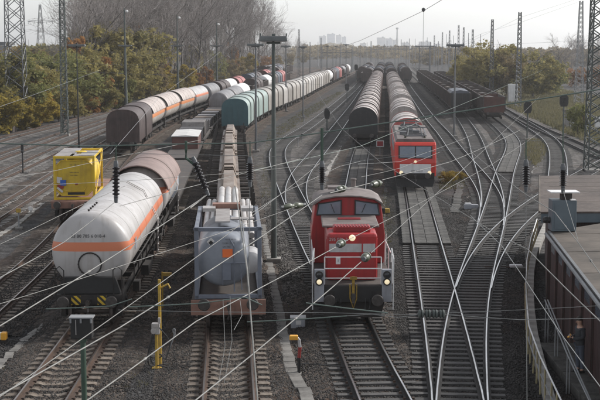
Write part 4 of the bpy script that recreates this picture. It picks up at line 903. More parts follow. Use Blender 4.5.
for s_ in (-1, 1):
    tw = xbox('lamp_tower', M['loco_grey'], lo, s_*1.25, .66, 1.50, .36, .24, 1.22, .02)
    for z, m_ in ((1.92, 'lamp_off'), (1.66, 'lamp_on')):
        q = MB(); q.lathe([(-.05, .14), (0, .145), (.02, .145)], (s_*1.25, .53, z), 'Y', 24); q.build('lamp_rim', M['frame_dark'], tw, smooth=True)
        q = MB(); q.lathe([(-.075, .03), (-.062, .08), (-.04, .105), (0, .105)], (s_*1.25, .53, z), 'Y', 24); q.build('lamp', M[m_], tw, smooth=True)
    b = MB()
    for z in (.55, .85, 1.2): b.box(s_*1.42, .95, z, .3, .5, .03)
    b.build('step', M['frame_dark'], lo)
    b = MB(); b.tube([(s_*1.49, .62, .6), (s_*1.50, .62, 2.5), (s_*1.44, .9, 2.85), (s_*1.44, 1.1, 2.3)], .022, 6); b.build('corner_handrail', M['white_paint'], lo)
    b = MB(); b.tube([(s_*1.48, 1.0, 2.55), (s_*1.48, 4.9, 2.55)], .02, 6)
    for y in (1.0, 2.9, 4.9): b.tube([(s_*1.48, y, 1.5), (s_*1.48, y, 2.55)], .02, 6)
    b.build('side_handrail', M['white_paint'], lo)
b = MB()
for z in (2.55, 2.12, 1.76): b.tube([(-1.05, .72, z), (1.05, .72, z)], .022, 6)
for x in (-1.05, 1.05): b.tube([(x, .72, 1.5), (x, .72, 2.55)], .022, 6)
b.build('front_handrail', M['white_paint'], lo)
xbox('plate', M['white_paint'], lo, -.55, .695, 2.42, .17, .02, .26); lettering('1', .14, M['dark_print'], lo, (-.55, .68, 2.42))
# front hood: rounded nose, sloping brown top, grille
def hoodbody(name, m, y0, y1, w, z0, zt0, zt1, bev=.09):
    v = [(-w, y0, z0), (w, y0, z0), (w, y1, z0), (-w, y1, z0), (-w, y0, zt0), (w, y0, zt0), (w, y1, zt1), (-w, y1, zt1)]
    return MB().add(v, [(3, 2, 1, 0), (4, 5, 6, 7), (0, 1, 5, 4), (1, 2, 6, 5), (2, 3, 7, 6), (3, 0, 4, 7)]).build(name, m, lo, bevel=bev)
for x in (-.62, -.45, .45, .62):            # brake hoses either side of the hook
    MB().tube([(x, .60, 1.02), (x*1.02, .46, .90), (x*.98, .44, .66), (x*.90, .52, .55)], .028, 6).build('brake_hose', M['hose'], lo)
for x in (-.88, .88): box('beam_plate', M['frame_dark'], lo, x, .615, 1.05, .40, .012, .5)
hd = hoodbody('front_hood', M['red'], 1.45, 5.25, .95, 1.53, 3.32, 3.45, .12)
b = MB(); b.box(0, 1.432, 2.78, 1.72, .02, .32); b.build('pale_bar', M['bar_grey'], hd, bevel=.004)
xbox('bar_gap', M['red'], hd, .38, 1.427, 2.78, .05, .02, .33)
gr = xbox('grille_box', M['red'], hd, 0, 2.15, 3.42, 1.42, .75, .22, .05)
for i in range(9): xbox('louvre', M['red_dk'], gr, 0, 1.772, 3.34+.021*i, 1.22, .012, .009)
for i in range(12): box('slat', M['red_dk'], gr, -.62+.113*i, 2.12, 3.538, .05, .6, .03)
hoodbody('hood_roof', M['loco_roof'], 2.7, 5.2, 1.10, 3.36, 3.45, 3.52, .04)
xbox('hood_hatch', M['red_dk'], hd, 0, 4.2, 3.505, .9, .35, .05, .01)
for x in (-.46, .46): box('door_seam', M['red_dk'], hd, x, 1.440, 2.2, .012, .012, 1.1)
q = MB(); q.lathe([(-.09, .03), (-.075, .09), (-.04, .115), (.02, .12)], (0.0, 1.42, 3.16), 'Y', 24); q.build('marker_lamp', M['lamp_on'], hd, smooth=True)
lettering('295 071-3', .17, M['bar_grey'], hd, (-.52, 1.425, 3.10))
for s_ in (-1, 1):
    for i in range(5): box('hood_door', M['red'], hd, s_*.955, 1.9+i*.66, 2.35, .03, .62, 1.5, .012)
# cab
cabp = [(-1.46, 1.53), (-1.50, 2.7), (-1.34, 3.96), (-1.05, 4.14), (-.5, 4.24), (0, 4.26), (.5, 4.24), (1.05, 4.14), (1.34, 3.96), (1.50, 2.7), (1.46, 1.53)]
cb = MB().prism(cabp, 5.25, 7.9).build('cab', M['red'], lo, bevel=.05)
MB().prism([(-1.44, 3.90), (-1.39, 4.03), (-1.08, 4.21), (-.5, 4.31), (0, 4.33), (.5, 4.31), (1.08, 4.21), (1.39, 4.03), (1.44, 3.90), (1.355, 3.95), (1.06, 4.145), (.5, 4.245), (0, 4.265), (-.5, 4.245), (-1.06, 4.145), (-1.355, 3.95)], 5.06, 8.12).build('cab_roof', M['loco_roof'], lo, smooth=True, bevel=.02)
for s_ in (-1, 1):
    wf = MB().prism([(s_*.26, 3.52), (s_*1.29, 3.50), (s_*1.21, 3.99), (s_*.26, 4.13)], 5.16, 5.27).build('window_frame', M['black'], cb, bevel=.01)
    MB().prism([(s_*.31, 3.57), (s_*1.23, 3.55), (s_*1.16, 3.95), (s_*.31, 4.08)], 5.145, 5.17).build('pane', M['glass'], wf)
    MB().tube([(s_*.7, 5.13, 3.98), (s_*.55, 5.12, 3.62)], .012, 4).build('wiper', M['black'], wf)
    box('side_window', M['glass_dk'], cb, s_*1.405, 6.6, 3.3, .03, 1.5, .6, rot=Matrix.Rotation(R(-8.6*s_), 3, 'Y'))
    b = MB(); b.tube([(s_*1.52, 5.3, 1.6), (s_*1.56, 5.3, 2.7)], .02, 6); b.build('cab_handrail', M['white_paint'], cb)
b = MB(); b.lathe([(0, .10), (.32, .10), (.34, .13), (.40, .12)], (.3, 7.2, 4.4), 'Z', 14).box(-.5, 6.5, 4.5, .6, .8, .10); b.build('roof_vent', M['loco_roof'], lo)
hoodbody('rear_hood', M['red'], 7.9, 13.0, .95, 1.53, 3.35, 3.35, .1)
for yb in (3.6, 10.7): bogie(lo, yb, True, 2.4)
xbox('fuel_tank', M['frame_dark'], lo, 0, 7.15, .85, 2.5, 2.8, .7, .05)
# --- red electric engine
el = thing('electric_engine', 'bright red electric engine with pale front panel and lit lamps', 'locomotive'); on_track(el, 'G', 89.2, 18.9)
def sideprof(name, prof, x0, x1, m, parent, bevel=0):
    n = len(prof); v = [(x0, y, z) for y, z in prof]+[(x1, y, z) for y, z in prof]
    f = [(j, (j+1) % n, n+(j+1) % n, n+j) for j in range(n)]+[tuple(range(n)), tuple(n+j for j in range(n-1, -1, -1))]
    return MB().add(v, f).build(name, m, parent, bevel=bevel)
bd = sideprof('body', [(.62, .95), (.56, 1.95), (.62, 2.2), (1.05, 3.2), (1.25, 3.38), (17.6, 3.38), (17.9, 3.2), (18.3, 2.2), (18.3, .95)], -1.49, 1.49, M['red_bright'], el, .07)
MB().prism([(-1.46, 3.34), (-1.30, 3.62), (1.30, 3.62), (1.46, 3.34)], 1.5, 17.4).build('roof', M['loco_roof'], el, bevel=.03)
sl = math.atan2(1.0, .43)
ws = sideprof('windscreen_frame', [(.605, 2.26), (.64, 2.26), (1.02, 3.14), (.985, 3.14)], -1.22, 1.22, M['black'], bd)
sideprof('windscreen', [(.60, 2.32), (.62, 2.32), (.965, 3.08), (.945, 3.08)], -1.12, -.05, M['glass'], ws); sideprof('windscreen', [(.60, 2.32), (.62, 2.32), (.965, 3.08), (.945, 3.08)], .05, 1.12, M['glass'], ws)
box('front_panel', M['cab_white'], bd, 0, .575, 1.52, 2.25, .05, .66, .01)
lettering('185 092-2', .21, M['dark_print'], bd, (.1, .545, 1.34))
for x in (-1.02, 1.02):
    q = MB(); q.lathe([(-.05, .05), (-.03, .13), (.02, .14)], (x, .54, 1.22), 'Y', 20); q.build('headlamp', M['lamp_on'], bd, smooth=True)
q = MB(); q.lathe([(-.05, .04), (-.03, .09), (.03, .10)], (0, .56, 2.02), 'Y', 18); q.build('headlamp', M['lamp_on'], bd, smooth=True)
box('buffer_beam', M['frame_dark'], el, 0, .66, .98, 2.75, .2, .5, .02); MB().prism([(-1.25, .22), (1.25, .22), (1.4, .75), (-1.4, .75)], .5, .72).build('snow_plough', M['black'], el)
buffers(el, 0); coupling(el, 0)
for yb in (4.2, 14.7): bogie(el, yb, False, 2.6)
box('underbody', M['frame_dark'], el, 0, 9.4, .8, 2.4, 5, .7)
for s_ in (-1, 1):
    box('cab_door', M['red_bright'], el, s_*1.5, 2.6, 2.1, .03, .7, 2.1, .01); box('side_grille', M['loco_grey'], el, s_*1.5, 9.4, 2.8, .03, 9, .7, .01)
for yy, up in ((3.0, .55), (14.5, .3)):
    pg = MB()
    for x in (-.55, .55): pg.tube([(x, yy-.9, 3.75), (x*.8, yy+.6, 3.75+up), (x, yy+1.6, 3.8)], .035, 6)
    for y2 in (-.9, .3, 1.6): pg.tube([(-.75, yy+y2, 3.78), (.75, yy+y2, 3.78)], .045, 6)
    pg.tube([(-.9, yy+.5, 3.75+up), (.9, yy+.5, 3.75+up)], .03, 6).tube([(-.9, yy+.8, 3.75+up), (.9, yy+.8, 3.75+up)], .03, 6)
    o = pg.build('pantograph', M['mast_grey'], el)
    for x in (-.7, .7):
        for y2 in (-.8, 1.4):
            MB().lathe([(0, .07), (.03, .11), (.05, .07), (.08, .11), (.10, .07), (.13, .11), (.16, .06)], (x, yy+y2, 3.6), 'Z', 10).build('insulator', M['pot_green'], o)
b = MB()
for i in range(6): b.box(random.uniform(-.9, .9), 5.5+i*1.3, 3.75, .5, .7, .28)
b.tube([(.8, 2.0, 3.8), (.9, 9, 3.85), (.6, 15, 3.8)], .04, 6); b.build('roof_gear', M['mast_grey'], el)

# --- depot on the right
A_ = P(548, 232, 3.2); B_ = P(600, 300, 3.2); dirv = (A_-B_).normalized(); rz = math.atan2(dirv.y, dirv.x)-math.pi/2
dp = thing('depot', 'low dark brick depot with flat brown felt roof along the right edge', 'depot building', (A_.x, A_.y, -.34), rz)
H_ = 3.54
MB().add([(0, -20, H_), (9, -20, H_+.25), (9, 2.6, H_+.25), (3.2, 3.0, H_+.08), (0, 0, H_), (0, -20, H_-.14), (9, -20, H_+.1), (9, 2.6, H_+.1), (3.2, 3.0, H_-.06), (0, 0, H_-.14)],
         [(0, 1, 2, 3, 4), (9, 8, 7, 6, 5), (0, 4, 9, 5), (4, 3, 8, 9), (3, 2, 7, 8), (2, 1, 6, 7), (1, 0, 5, 6)]).build('roof', M['roof_felt2'], dp)
for i in range(5): box('felt_seam', M['roof_felt2'], dp, 4.5, -17+i*4.1, H_+.132, 8.9, .05, .006, rot=Matrix.Rotation(-math.atan2(.25, 9), 3, 'Y'))
b = MB(); b.tube([(-.07, -20, H_-.08), (-.07, .05, H_-.08)], .065, 8); b.build('gutter', M['mast_pale'], dp)
box('eave_trim', M['mast_grey'], dp, .03, -10, H_+.025, .10, 20.1, .05)
box('wall', M['brick'], dp, 4.7, -9.0, H_/2-.08, 8.4, 21.0, H_-.2)
for i, y in enumerate(np.arange(-18.5, .8, 2.35)):
    box('pilaster', M['brick'], dp, .42, float(y), 1.62, .18, .42, 3.2)
    dr = box('gate', M['door_dk'], dp, .46, float(y)+1.18, 1.45, .06, 1.7, 2.85)
    for k in range(6): box('board', M['door_dk'], dr, .42, float(y)+.49+.275*k, 1.45, .03, .25, 2.8)
    box('fanlight', M['glass_dk'], dr, .40, float(y)+1.18, 2.62, .02, 1.3, .35)
for i in range(10): box('rafter_end', M['door_dk'], dp, .24, -19+i*2.05, H_-.2, .5, .12, .14)
C_ = [(9.75, 50.2), (12.45, 64.4), (24, 66), (24, 49.2), (12.3, 50.3)]
up = thing('depot_annexe', 'brown flat roofed depot annexe with blue grey fascia behind the lower roof', 'depot building', (9.75, 50.2, -.34))
loc = [(x-9.75, y-50.2) for x, y in C_]
def poly(name, pts, z0, z1, m, parent):
    n = len(pts); v = [(x, y, z0) for x, y in pts]+[(x, y, z1) for x, y in pts]
    return MB().add(v, [tuple(range(n-1, -1, -1)), tuple(range(n, 2*n))]+[(j, (j+1) % n, n+(j+1) % n, n+j) for j in range(n)]).build(name, m, parent)
poly('roof', loc, 3.90, 3.97, M['roof_felt'], up); cx, cy = 5.6, 5.8
inn = lambda k: [(cx+(x-cx)*k, cy+(y-cy)*k) for x, y in loc]
poly('fascia', inn(.994), 3.52, 3.899, M['fascia'], up); poly('wall', inn(.93), 0, 3.519, M['brick'], up)
for i in range(7): box('felt_seam', M['roof_felt2'], up, 6.8+i*.15, 1.6+i*1.9, 3.973, 10.5, .07, .006)
b = MB(); pts = [(x, y, 3.93) for x, y in loc[:2]]; b.tube([(p[0]-.05, p[1], 3.96) for p in pts], .05, 6); b.build('edge_trim', M['roof_felt2'], up)
q = P(563.5, 231, 3.25)
vb = thing('roof_cabinet', 'blue grey cabinet with white lid standing on the depot roof corner', 'roof cabinet', (q.x, q.y+.3, 3.22), 0)
box('case', M['fascia'], vb, 0, 0, .62, .94, .75, 1.2, .02); box('lid', M['white_paint'], vb, .02, 0, 1.52, 1.12, .8, .05, .01); box('neck', M['frame_dark'], vb, .12, 0, 1.36, .40, .4, .30, .02)
box('white_trim', M['white_paint'], vb, .33, -.30, 1.235, .2, .2, .04); box('door', M['fascia'], vb, 0, -.382, .6, .74, .02, .98, .006)
for x in (-.52, -.68): MB().lathe([(-.06, .10), (0, .13), (.1, .13), (.14, .08)], (x, 0, .42), 'X', 14).build('horn', M['black'], vb)
# concrete yard deck, steps, retaining kerb, railing
def along(pix, h): return [P(x, y, h) for x, y in pix]
kb = thing('retaining_kerb', 'curved pale concrete kerb between railing and depot', 'kerb')
pts = along([(547, 222), (540, 238), (534, 255), (531, 272), (530, 292), (531, 312), (534, 335), (540, 360), (548, 390), (556, 420)], -.05)
d_ = [0]
for a, b2 in zip(pts, pts[1:]): d_.append(d_[-1]+(b2-a).length)
S = .5; base = None
while S < d_[-1]:
    x, y = (np.interp(S, d_, [p[i] for p in pts]) for i in (0, 1)); x2, y2 = (np.interp(S+.3, d_, [p[i] for p in pts]) for i in (0, 1)); x1, y1 = (np.interp(S-.3, d_, [p[i] for p in pts]) for i in (0, 1))
    if base is None: o = base = MB().box(0, 0, -.2, .30, 1.02, .42).build('kerb_block', M['concrete'], kb, bevel=.015)
    else: o = base.copy(); COL.objects.link(o)
    o.location = (x, y, .0+random.uniform(-.01, .01)); o.rotation_euler = (0, 0, math.atan2(y2-y1, x2-x1)-math.pi/2); S += 1.0
rl = thing('railing', 'curved railing with worn yellow posts beside the depot', 'railing')
pts = along([(537, 219), (531, 238), (527, 260), (526, 282), (526.5, 300), (529, 326), (540, 356), (561, 400), (575, 428)], .82)
d_ = [0]
for a, b2 in zip(pts, pts[1:]): d_.append(d_[-1]+(b2-a).length)
for h in (0, -.5): MB().tube([p+Vector((0, 0, h)) for p in pts], .026, 6).build('rail', M['white_paint'] if h == 0 else M['mast_pale'], rl)
S = .3; base = None
while S < d_[-1]:
    x, y = (np.interp(S, d_, [p[i] for p in pts]) for i in (0, 1))
    if base is None: o = base = MB().box(0, 0, .56, .045, .045, 1.12).build('post', M['post_cream'], rl)
    else: o = base.copy(); COL.objects.link(o)
    o.location = (x, y, -.32); o.rotation_euler = (random.gauss(0, .02), random.gauss(0, .02), .3); S += 1.25
pf = P(583, 372, .0)
dk = thing('loading_deck', 'dark concrete loading deck where the man stands', 'deck', (pf.x, pf.y, 0))
for i in range(6): box('slab', M['sett'], dk, .1, 3.3-i*1.3, -.16+.004*(i % 3), 1.5, 1.26, .32, .015)
st = thing('concrete_steps', 'three worn concrete steps in front of the loading deck', 'steps', (pf.x-.15, pf.y-4.6, 0))
for i in range(3): box('step', M['sett'], st, 0, -.45*i-.2, -.22-.07*i-.0, 1.3, .43, .3-.02*i, .02)
sr = thing('stair_handrail', 'pair of slanting steel handrails by the loading deck', 'handrail')
for dx in (0, .35):
    a, b2 = P(545+dx*8, 300, 1.2), P(568+dx*8, 356, .9)
    q = MB(); q.tube([a, b2, P(590+dx*4, 402, .8)], .024, 6); q.build('rail', M['mast_pale'], sr)
    for k in (.05, .5, .98):
        p = a.lerp(b2, k); MB().tube([(p.x, p.y, -.34), p], .022, 6).build('post', M['mast_pale'], sr)
p = P(590.5, 366, 0); hb = thing('fire_box', 'red fire hose cabinet on the depot wall behind the man', 'hose cabinet', (p.x+.25, p.y+.3, 0)); box('case', M['red_bright'], hb, 0, 0, .45, .26, .42, .9, .02); box('door', M['red_dk'], hb, -.135, 0, .45, .02, .36, .8); box('foot', M['frame_dark'], hb, 0, 0, -.08, .2, .3, .16)
p = P(566, 302, -.1); bn = thing('tool_bench', 'small grey bench against the depot wall', 'bench', (p.x, p.y, -.34)); box('top', M['mast_grey'], bn, 0, 0, .72, .6, 1.2, .06)
for x in (-.24, .24):
    for y in (-.5, .5): box('leg', M['frame_dark'], bn, x, y, .345, .06, .06, .69)
# --- the man on the deck
def skinned(name, joints, edges, m, parent, sub=2, root=0):
    me = bpy.data.meshes.new(name); me.from_pydata([j[0] for j in joints], edges, []); o = bpy.data.objects.new(name, me); COL.objects.link(o)
    o.modifiers.new('skin', 'SKIN'); sv = me.skin_vertices[0].data
    for i, j in enumerate(joints): sv[i].radius = j[1] if isinstance(j[1], tuple) else (j[1], j[1]); sv[i].use_root = i == root
    o.modifiers.new('sub', 'SUBSURF').levels = sub; o.modifiers['sub'].render_levels = sub
    dg = bpy.context.evaluated_depsgraph_get(); m2 = bpy.data.meshes.new_from_object(o.evaluated_get(dg)); bpy.data.objects.remove(o)
    m2.materials.clear(); m2.materials.append(m); m2.polygons.foreach_set('use_smooth', [True]*len(m2.polygons))
    o = bpy.data.objects.new(name, m2); COL.objects.link(o); o.parent = parent; return o
mn = thing('person', 'man in dark jacket and grey blue trousers looking at something in his hands', 'person', (pf.x-.12, pf.y, 0.003), R(-78))
# local: faces -y ; z up
J = [((0, 0, .95), (.10, .07)), ((0, -.01, 1.12), (.145, .105)), ((0, -.015, 1.32), (.175, .115)), ((0, 0, 1.43), (.10, .08)), ((0, -.015, 1.52), .058), ((0, -.045, 1.62), (.080, .092)), ((0, -.055, 1.71), (.082, .095)),
     ((-.17, 0, 1.42), .075), ((-.225, .02, 1.17), .055), ((-.17, -.20, 1.10), .042), ((-.08, -.33, 1.17), .034),
     ((.17, 0, 1.42), .075), ((.225, .02, 1.17), .055), ((.17, -.20, 1.10), .042), ((.08, -.33, 1.17), .034),
     ((-.095, 0, .86), .08), ((-.11, -.02, .50), .068), ((-.11, .02, .10), .048), ((-.12, -.14, .04), .042),
     ((.095, 0, .86), .08), ((.12, .02, .50), .068), ((.13, .06, .10), .048), ((.15, -.10, .04), .042)]
E_ = [(0, 1), (1, 2), (2, 3), (3, 4), (4, 5), (5, 6), (3, 7), (7, 8), (8, 9), (9, 10), (3, 11), (11, 12), (12, 13), (13, 14), (0, 15), (15, 16), (16, 17), (17, 18), (0, 19), (19, 20), (20, 21), (21, 22)]
skinned('body', J, E_, M['skin'], mn)
g_ = lambda js, k: [(p, tuple(x+k for x in r) if isinstance(r, tuple) else r+k) for p, r in js]
skinned('jacket', g_([((0, 0, .76), (.19, .155)), ((0, -.005, 1.08), (.165, .125)), ((0, -.015, 1.32), (.19, .13)), ((0, -.01, 1.50), (.085, .08)), J[7], J[8], J[9], ((-.10, -.30, 1.15), .036), J[11], J[12], J[13], ((.10, -.30, 1.15), .036)], .018), [(0, 1), (1, 2), (2, 3), (3, 4), (4, 5), (5, 6), (6, 7), (3, 8), (8, 9), (9, 10), (10, 11)], M['jacket'], mn)
skinned('trousers', g_([((0, 0, .97), (.14, .11)), ((-.095, 0, .84), .095), J[16], ((-.11, .02, .09), .052), ((.095, 0, .84), .095), J[20], ((.13, .06, .09), .052)], .014), [(0, 1), (1, 2), (2, 3), (0, 4), (4, 5), (5, 6)], M['trousers'], mn)
for s_, y in ((-.115, -.06), (.14, -.02)): MB().box(s_, y, .05, .10, .28, .10, taper=.8).build('boot', M['black'], mn, bevel=.03)
for s_ in (-1, 1):
    MB().lathe([(-.012, .004), (0, .012), (.012, .004)], (s_*.034, -.142, 1.665), 'Z', 8).build('eye', M['black'], mn); MB().box(s_*.085, -.035, 1.645, .018, .045, .065).build('ear', M['skin'], mn, bevel=.008)
MB().box(0, -.148, 1.635, .026, .035, .05, taper=.5).build('nose', M['skin'], mn, bevel=.006); box('mouth', M['hopper_red'], mn, 0, -.136, 1.597, .045, .012, .010)
hh = MB(); hh.lathe([(-.02, .094), (.03, .10), (.075, .085), (.10, .05), (.112, .005)], (0, -.04, 1.70), 'Z', 20); hh.build('hair', M['hair'], mn, smooth=True)
for s_ in (-1, 1):
    for k in range(4): skinned('finger', [((s_*(.065-.004*k), -.345, 1.195-.02*k), .011), ((s_*(.04-.004*k), -.385+.004*k, 1.20-.02*k), .0095), ((s_*.012, -.39+.004*k, 1.195-.02*k), .008)], [(0, 1), (1, 2)], M['skin'], mn, 1)
    skinned('thumb', [((s_*.07, -.32, 1.20), .012), ((s_*.05, -.33, 1.235), .010), ((s_*.025, -.345, 1.245), .009)], [(0, 1), (1, 2)], M['skin'], mn, 1)
dv = thing('handset', 'small orange handset held by the man on the deck', 'handset', (0, 0, 0)); dv.location = mn.matrix_basis @ Vector((0, -.375, 1.19)); dv.rotation_euler = (R(-40), 0, R(-78)); box('case', M['orange_body'], dv, 0, 0, 0, .09, .03, .15, .008); box('screen', M['lamp_off'], dv, 0, -.017, .02, .07, .004, .08)

# --- small yard furniture
def ground_at(px, py): return P(px, py, -.33)
p = ground_at(157, 368)
bs = thing('brake_test_post', 'tall yellow brake test post with grey valve head and looping hoses', 'brake test post', (p.x, p.y, -.335))
box('foot_plate', M['yellow_paint'], bs, 0, 0, .015, .32, .26, .03, .005); MB().tube([(0, 0, 0), (0, 0, 1.15)], .055, 10).build('post', M['yellow_paint'], bs)
MB().tube([(.06, .5, 0), (.06, .5, 2.9)], .05, 10).build('rear_post', M['yellow_paint'], bs); MB().tube([(.06, .5, 2.6), (.35, .5, 2.75), (.42, .5, 2.6)], .035, 8).build('arm', M['yellow_paint'], bs)
b = MB(); b.box(-.02, -.02, 1.35, .26, .22, .36).box(-.02, -.14, 1.48, .16, .06, .12).lathe([(0, .09), (.05, .10), (.08, .06)], (-.08, -.16, 1.28), 'Y', 12).box(.10, -.05, 1.62, .08, .08, .2); b.build('valve_head', M['steel_pale'], bs, bevel=.01)
for k, pts in enumerate(([(-.1, -.12, 1.25), (-.22, -.1, .8), (-.2, -.1, .3), (-.1, -.1, .15)], [(-.05, -.12, 1.2), (-.28, -.1, .7), (-.3, 0, .1), (-.1, .1, .04)], [(.1, -.1, .5), (.2, -.1, .45), (.1, -.1, .38)], [(.02, -.1, .12), (.5, -.2, .05), (.95, .1, .05), (1.0, .35, .05), (.6, .5, .05), (.15, .3, .05)], [(.1, -.1, 1.4), (.5, 0, .9), (.3, -.1, .3)], [(.6, .0, 1.1), (.62, .02, 1.35), (.52, .02, 1.3), (.60, .02, 1.1), (.4, 0, .6)])):
    # smooth the hose
    q = [Vector(x) for x in pts]
    for _ in range(2): q = [q[0]]+[v for a, b2 in zip(q, q[1:]) for v in (a*.75+b2*.25, a*.25+b2*.75)]+[q[-1]]
    MB().tube(q, .022, 6).build('hose', M['hose'] if k != 5 else M['mast_pale'], bs)
p = ground_at(159, 308); bs2 = thing('hose_hanger', 'thin yellow hose hanger behind the brake test post', 'hose hanger', (p.x+.15, p.y, -.335)); MB().tube([(0, 0, 0), (0, 0, 1.5)], .035, 8).build('post', M['yellow_paint'], bs2); MB().box(.18, 0, 1.4, .4, .08, .14).build('arm', M['yellow_paint'], bs2); MB().tube([(.3, 0, 1.35), (.34, 0, .7), (.2, 0, .5)], .02).build('hose', M['hose'], bs2)
p = ground_at(299, 374)
bp = thing('bent_standpipe', 'bent red and white standpipe with orange box by the trough lids', 'standpipe', (p.x, p.y, -.335))
b = MB(); b.tube([(0, 0, 0), (0, 0, .55)], .055, 8); b.build('foot_pipe', M['black'], bp); b = MB(); b.tube([(0, 0, .55), (.03, 0, .9)], .055, 8); b.build('red_band', M['red_print'], bp); b = MB(); b.tube([(.03, 0, .9), (.0, 0, 1.14), (-.07, 0, 1.22)], .05, 8); b.build('bent_head', M['bar_grey'], bp)
box('lamp_box', M['orange_body'], bp, -.17, 0, 1.22, .28, .2, .15, .03); MB().tube([(.06, 0, .35), (.8, .1, .28), (1.7, .1, .2)], .02).build('cable', M['hose'], bp); box('foot_plate', M['concrete'], bp, -.12, -.05, .02, .4, .3, .05)
p = ground_at(298, 328); jb = thing('junction_box', 'grey white junction box between container and shunting engine', 'junction box', (p.x, p.y, -.335)); box('case', M['loco_grey'], jb, 0, 0, .22, .55, .35, .4, .02); box('lid', M['cab_white'], jb, 0, 0, .44, .60, .40, .05, .01); box('mark', M['white_print'], jb, .02, -.178, .25, .2, .01, .16)
p = ground_at(1.5, 344); ob = thing('points_lamp', 'low orange and white points lamp at the left edge', 'points lamp', (p.x, p.y, -.335)); box('drum', M['white_paint'], ob, -.15, 0, .3, .3, .24, .24, .02); box('head', M['orange_body'], ob, .1, 0, .3, .2, .28, .28, .04); box('foot', M['frame_dark'], ob, 0, 0, .09, .4, .2, .18); MB().tube([(.1, 0, .2), (.7, .1, .06), (1.5, .3, .04)], .018).build('cable', M['hose'], ob)
def dwarf(px, py, h, lb, head='white_paint', kind='post'):
    p = ground_at(px, py); t_ = thing('marker_post', lb, 'marker post', (p.x, p.y, -.335)); MB().tube([(0, 0, 0), (0, 0, h)], .045, 8).build('post', M['mast_pale'], t_); box('head', M[head], t_, 0, -.04, h, .28, .12, .24, .02); box('foot', M['concrete'], t_, 0, 0, .06, .4, .4, .12); return t_
dwarf(19, 229, 1.1, 'short pale marker post beside the kerb stones at the left', 'yellow_paint'); dwarf(31, 214, .35, 'stubby pale marker by the second kerb stones', 'white_paint')
dwarf(298, 148, 1.2, 'white headed marker post left of the green hanger', 'cab_white'); dwarf(302, 143, .9, 'small dark marker post beside the curved empty track', 'black'); dwarf(304, 126, 1.4, 'tall pale marker post between the pale hoods and empty track', 'mast_pale')
p = ground_at(23, 174); sg = thing('dwarf_signal', 'thin black dwarf signal post between the empty tracks', 'signal', (p.x, p.y, -.335)); MB().tube([(0, 0, 0), (0, 0, 2.4)], .06, 8).build('post', M['black'], sg); box('head', M['black'], sg, 0, 0, 2.2, .22, .2, .8, .02); box('foot', M['frame_dark'], sg, 0, 0, .06, .9, .4, .12)
p = ground_at(63, 134); sg = thing('dwarf_signal', 'short black signal with red board at the foot of the lattice mast', 'signal', (p.x, p.y, -.335)); MB().tube([(0, 0, 0), (0, 0, 2.0)], .08, 8).build('post', M['black'], sg); box('head', M['black'], sg, 0, 0, 1.2, .35, .3, 1.0, .02); box('board', M['hopper_red'], sg, -.1, 0, 2.0, .4, .06, 1.2)
p = ground_at(380, 157); sg = thing('track_sign', 'small red and white board left of the electric engine', 'track sign', (p.x, p.y, -.335)); MB().tube([(0, 0, 0), (0, 0, 1.0)], .04, 8).build('post', M['mast_pale'], sg); box('board', M['white_paint'], sg, 0, 0, 1.3, .72, .04, .62, .01); box('panel', M['red_dk'], sg, 0, -.024, 1.3, .58, .01, .46)
p = ground_at(384, 214); sg = thing('points_lantern', 'yellow points lantern at the foot of the thin mast behind the red cab', 'points lantern', (p.x, p.y, -.335)); box('box', M['frame_dark'], sg, -.2, 0, .2, .5, .4, .4, .02); box('lamp', M['yellow_paint'], sg, .18, 0, .22, .34, .3, .3, .04); MB().tube([(.2, 0, 0), (.2, 0, .2)], .05).build('stem', M['black'], sg); box('foot', M['frame_dark'], sg, 0, 0, .02, .9, .4, .04)
p = ground_at(471, 210); sg = thing('points_motor', 'pale points motor with throw rod beside the crossing rails', 'points motor', (p.x, p.y, -.335)); box('case', M['loco_grey'], sg, 0, 0, .22, .9, .4, .32, .03); box('lid', M['cab_white'], sg, -.2, 0, .42, .4, .34, .10, .02); MB().tube([(.4, 0, .12), (1.7, .05, .14)], .03).build('rod', M['rail_side'], sg)
p = ground_at(521, 273); sg = thing('points_motor', 'pale yellowish points motor lying beside the depot railing', 'points motor', (p.x, p.y, -.335)); box('case', M['sett'], sg, 0, 0, .16, .55, .35, .24, .03); box('lid', M['cab_white'], sg, -.12, .7, .22, .6, .3, .12, .02); box('link', M['frame_dark'], sg, -.05, .35, .08, .2, .5, .1); MB().tube([(-.2, .7, .16), (-1.6, .7, .16)], .03).build('rod', M['rail_side'], sg)
# signal box on a green post, seen from behind, close to the bridge
p = P(85, 432, -.335)
sg = thing('signal', 'black signal box with pale hood on a green post near the bridge', 'signal', (p.x, p.y, -.335))
MB().tube([(0, 0, 0), (0, 0, 2.6)], .075, 12).build('post', M['green_post'], sg)
sgb = box('signal_box', M['black'], sg, -.02, 0, 2.95, .58, .32, .56, .02)
b = MB(); b.box(-.02, 0, 3.26, .66, .40, .035).box(-.30, -.17, 3.18, .05, .05, .12).box(-.02, -.17, 3.18, .05, .05, .12).box(.26, -.17, 3.18, .05, .05, .12); b.build('hood', M['mast_pale'], sgb)
box('seam', M['steel_pale'], sgb, -.16, -.168, 3.0, .02, .012, .42); box('bracket', M['green_post'], sg, 0, 0, 2.62, .2, .2, .1)
box('footing', M['concrete'], sg, 0, 0, .1, .5, .5, .3)
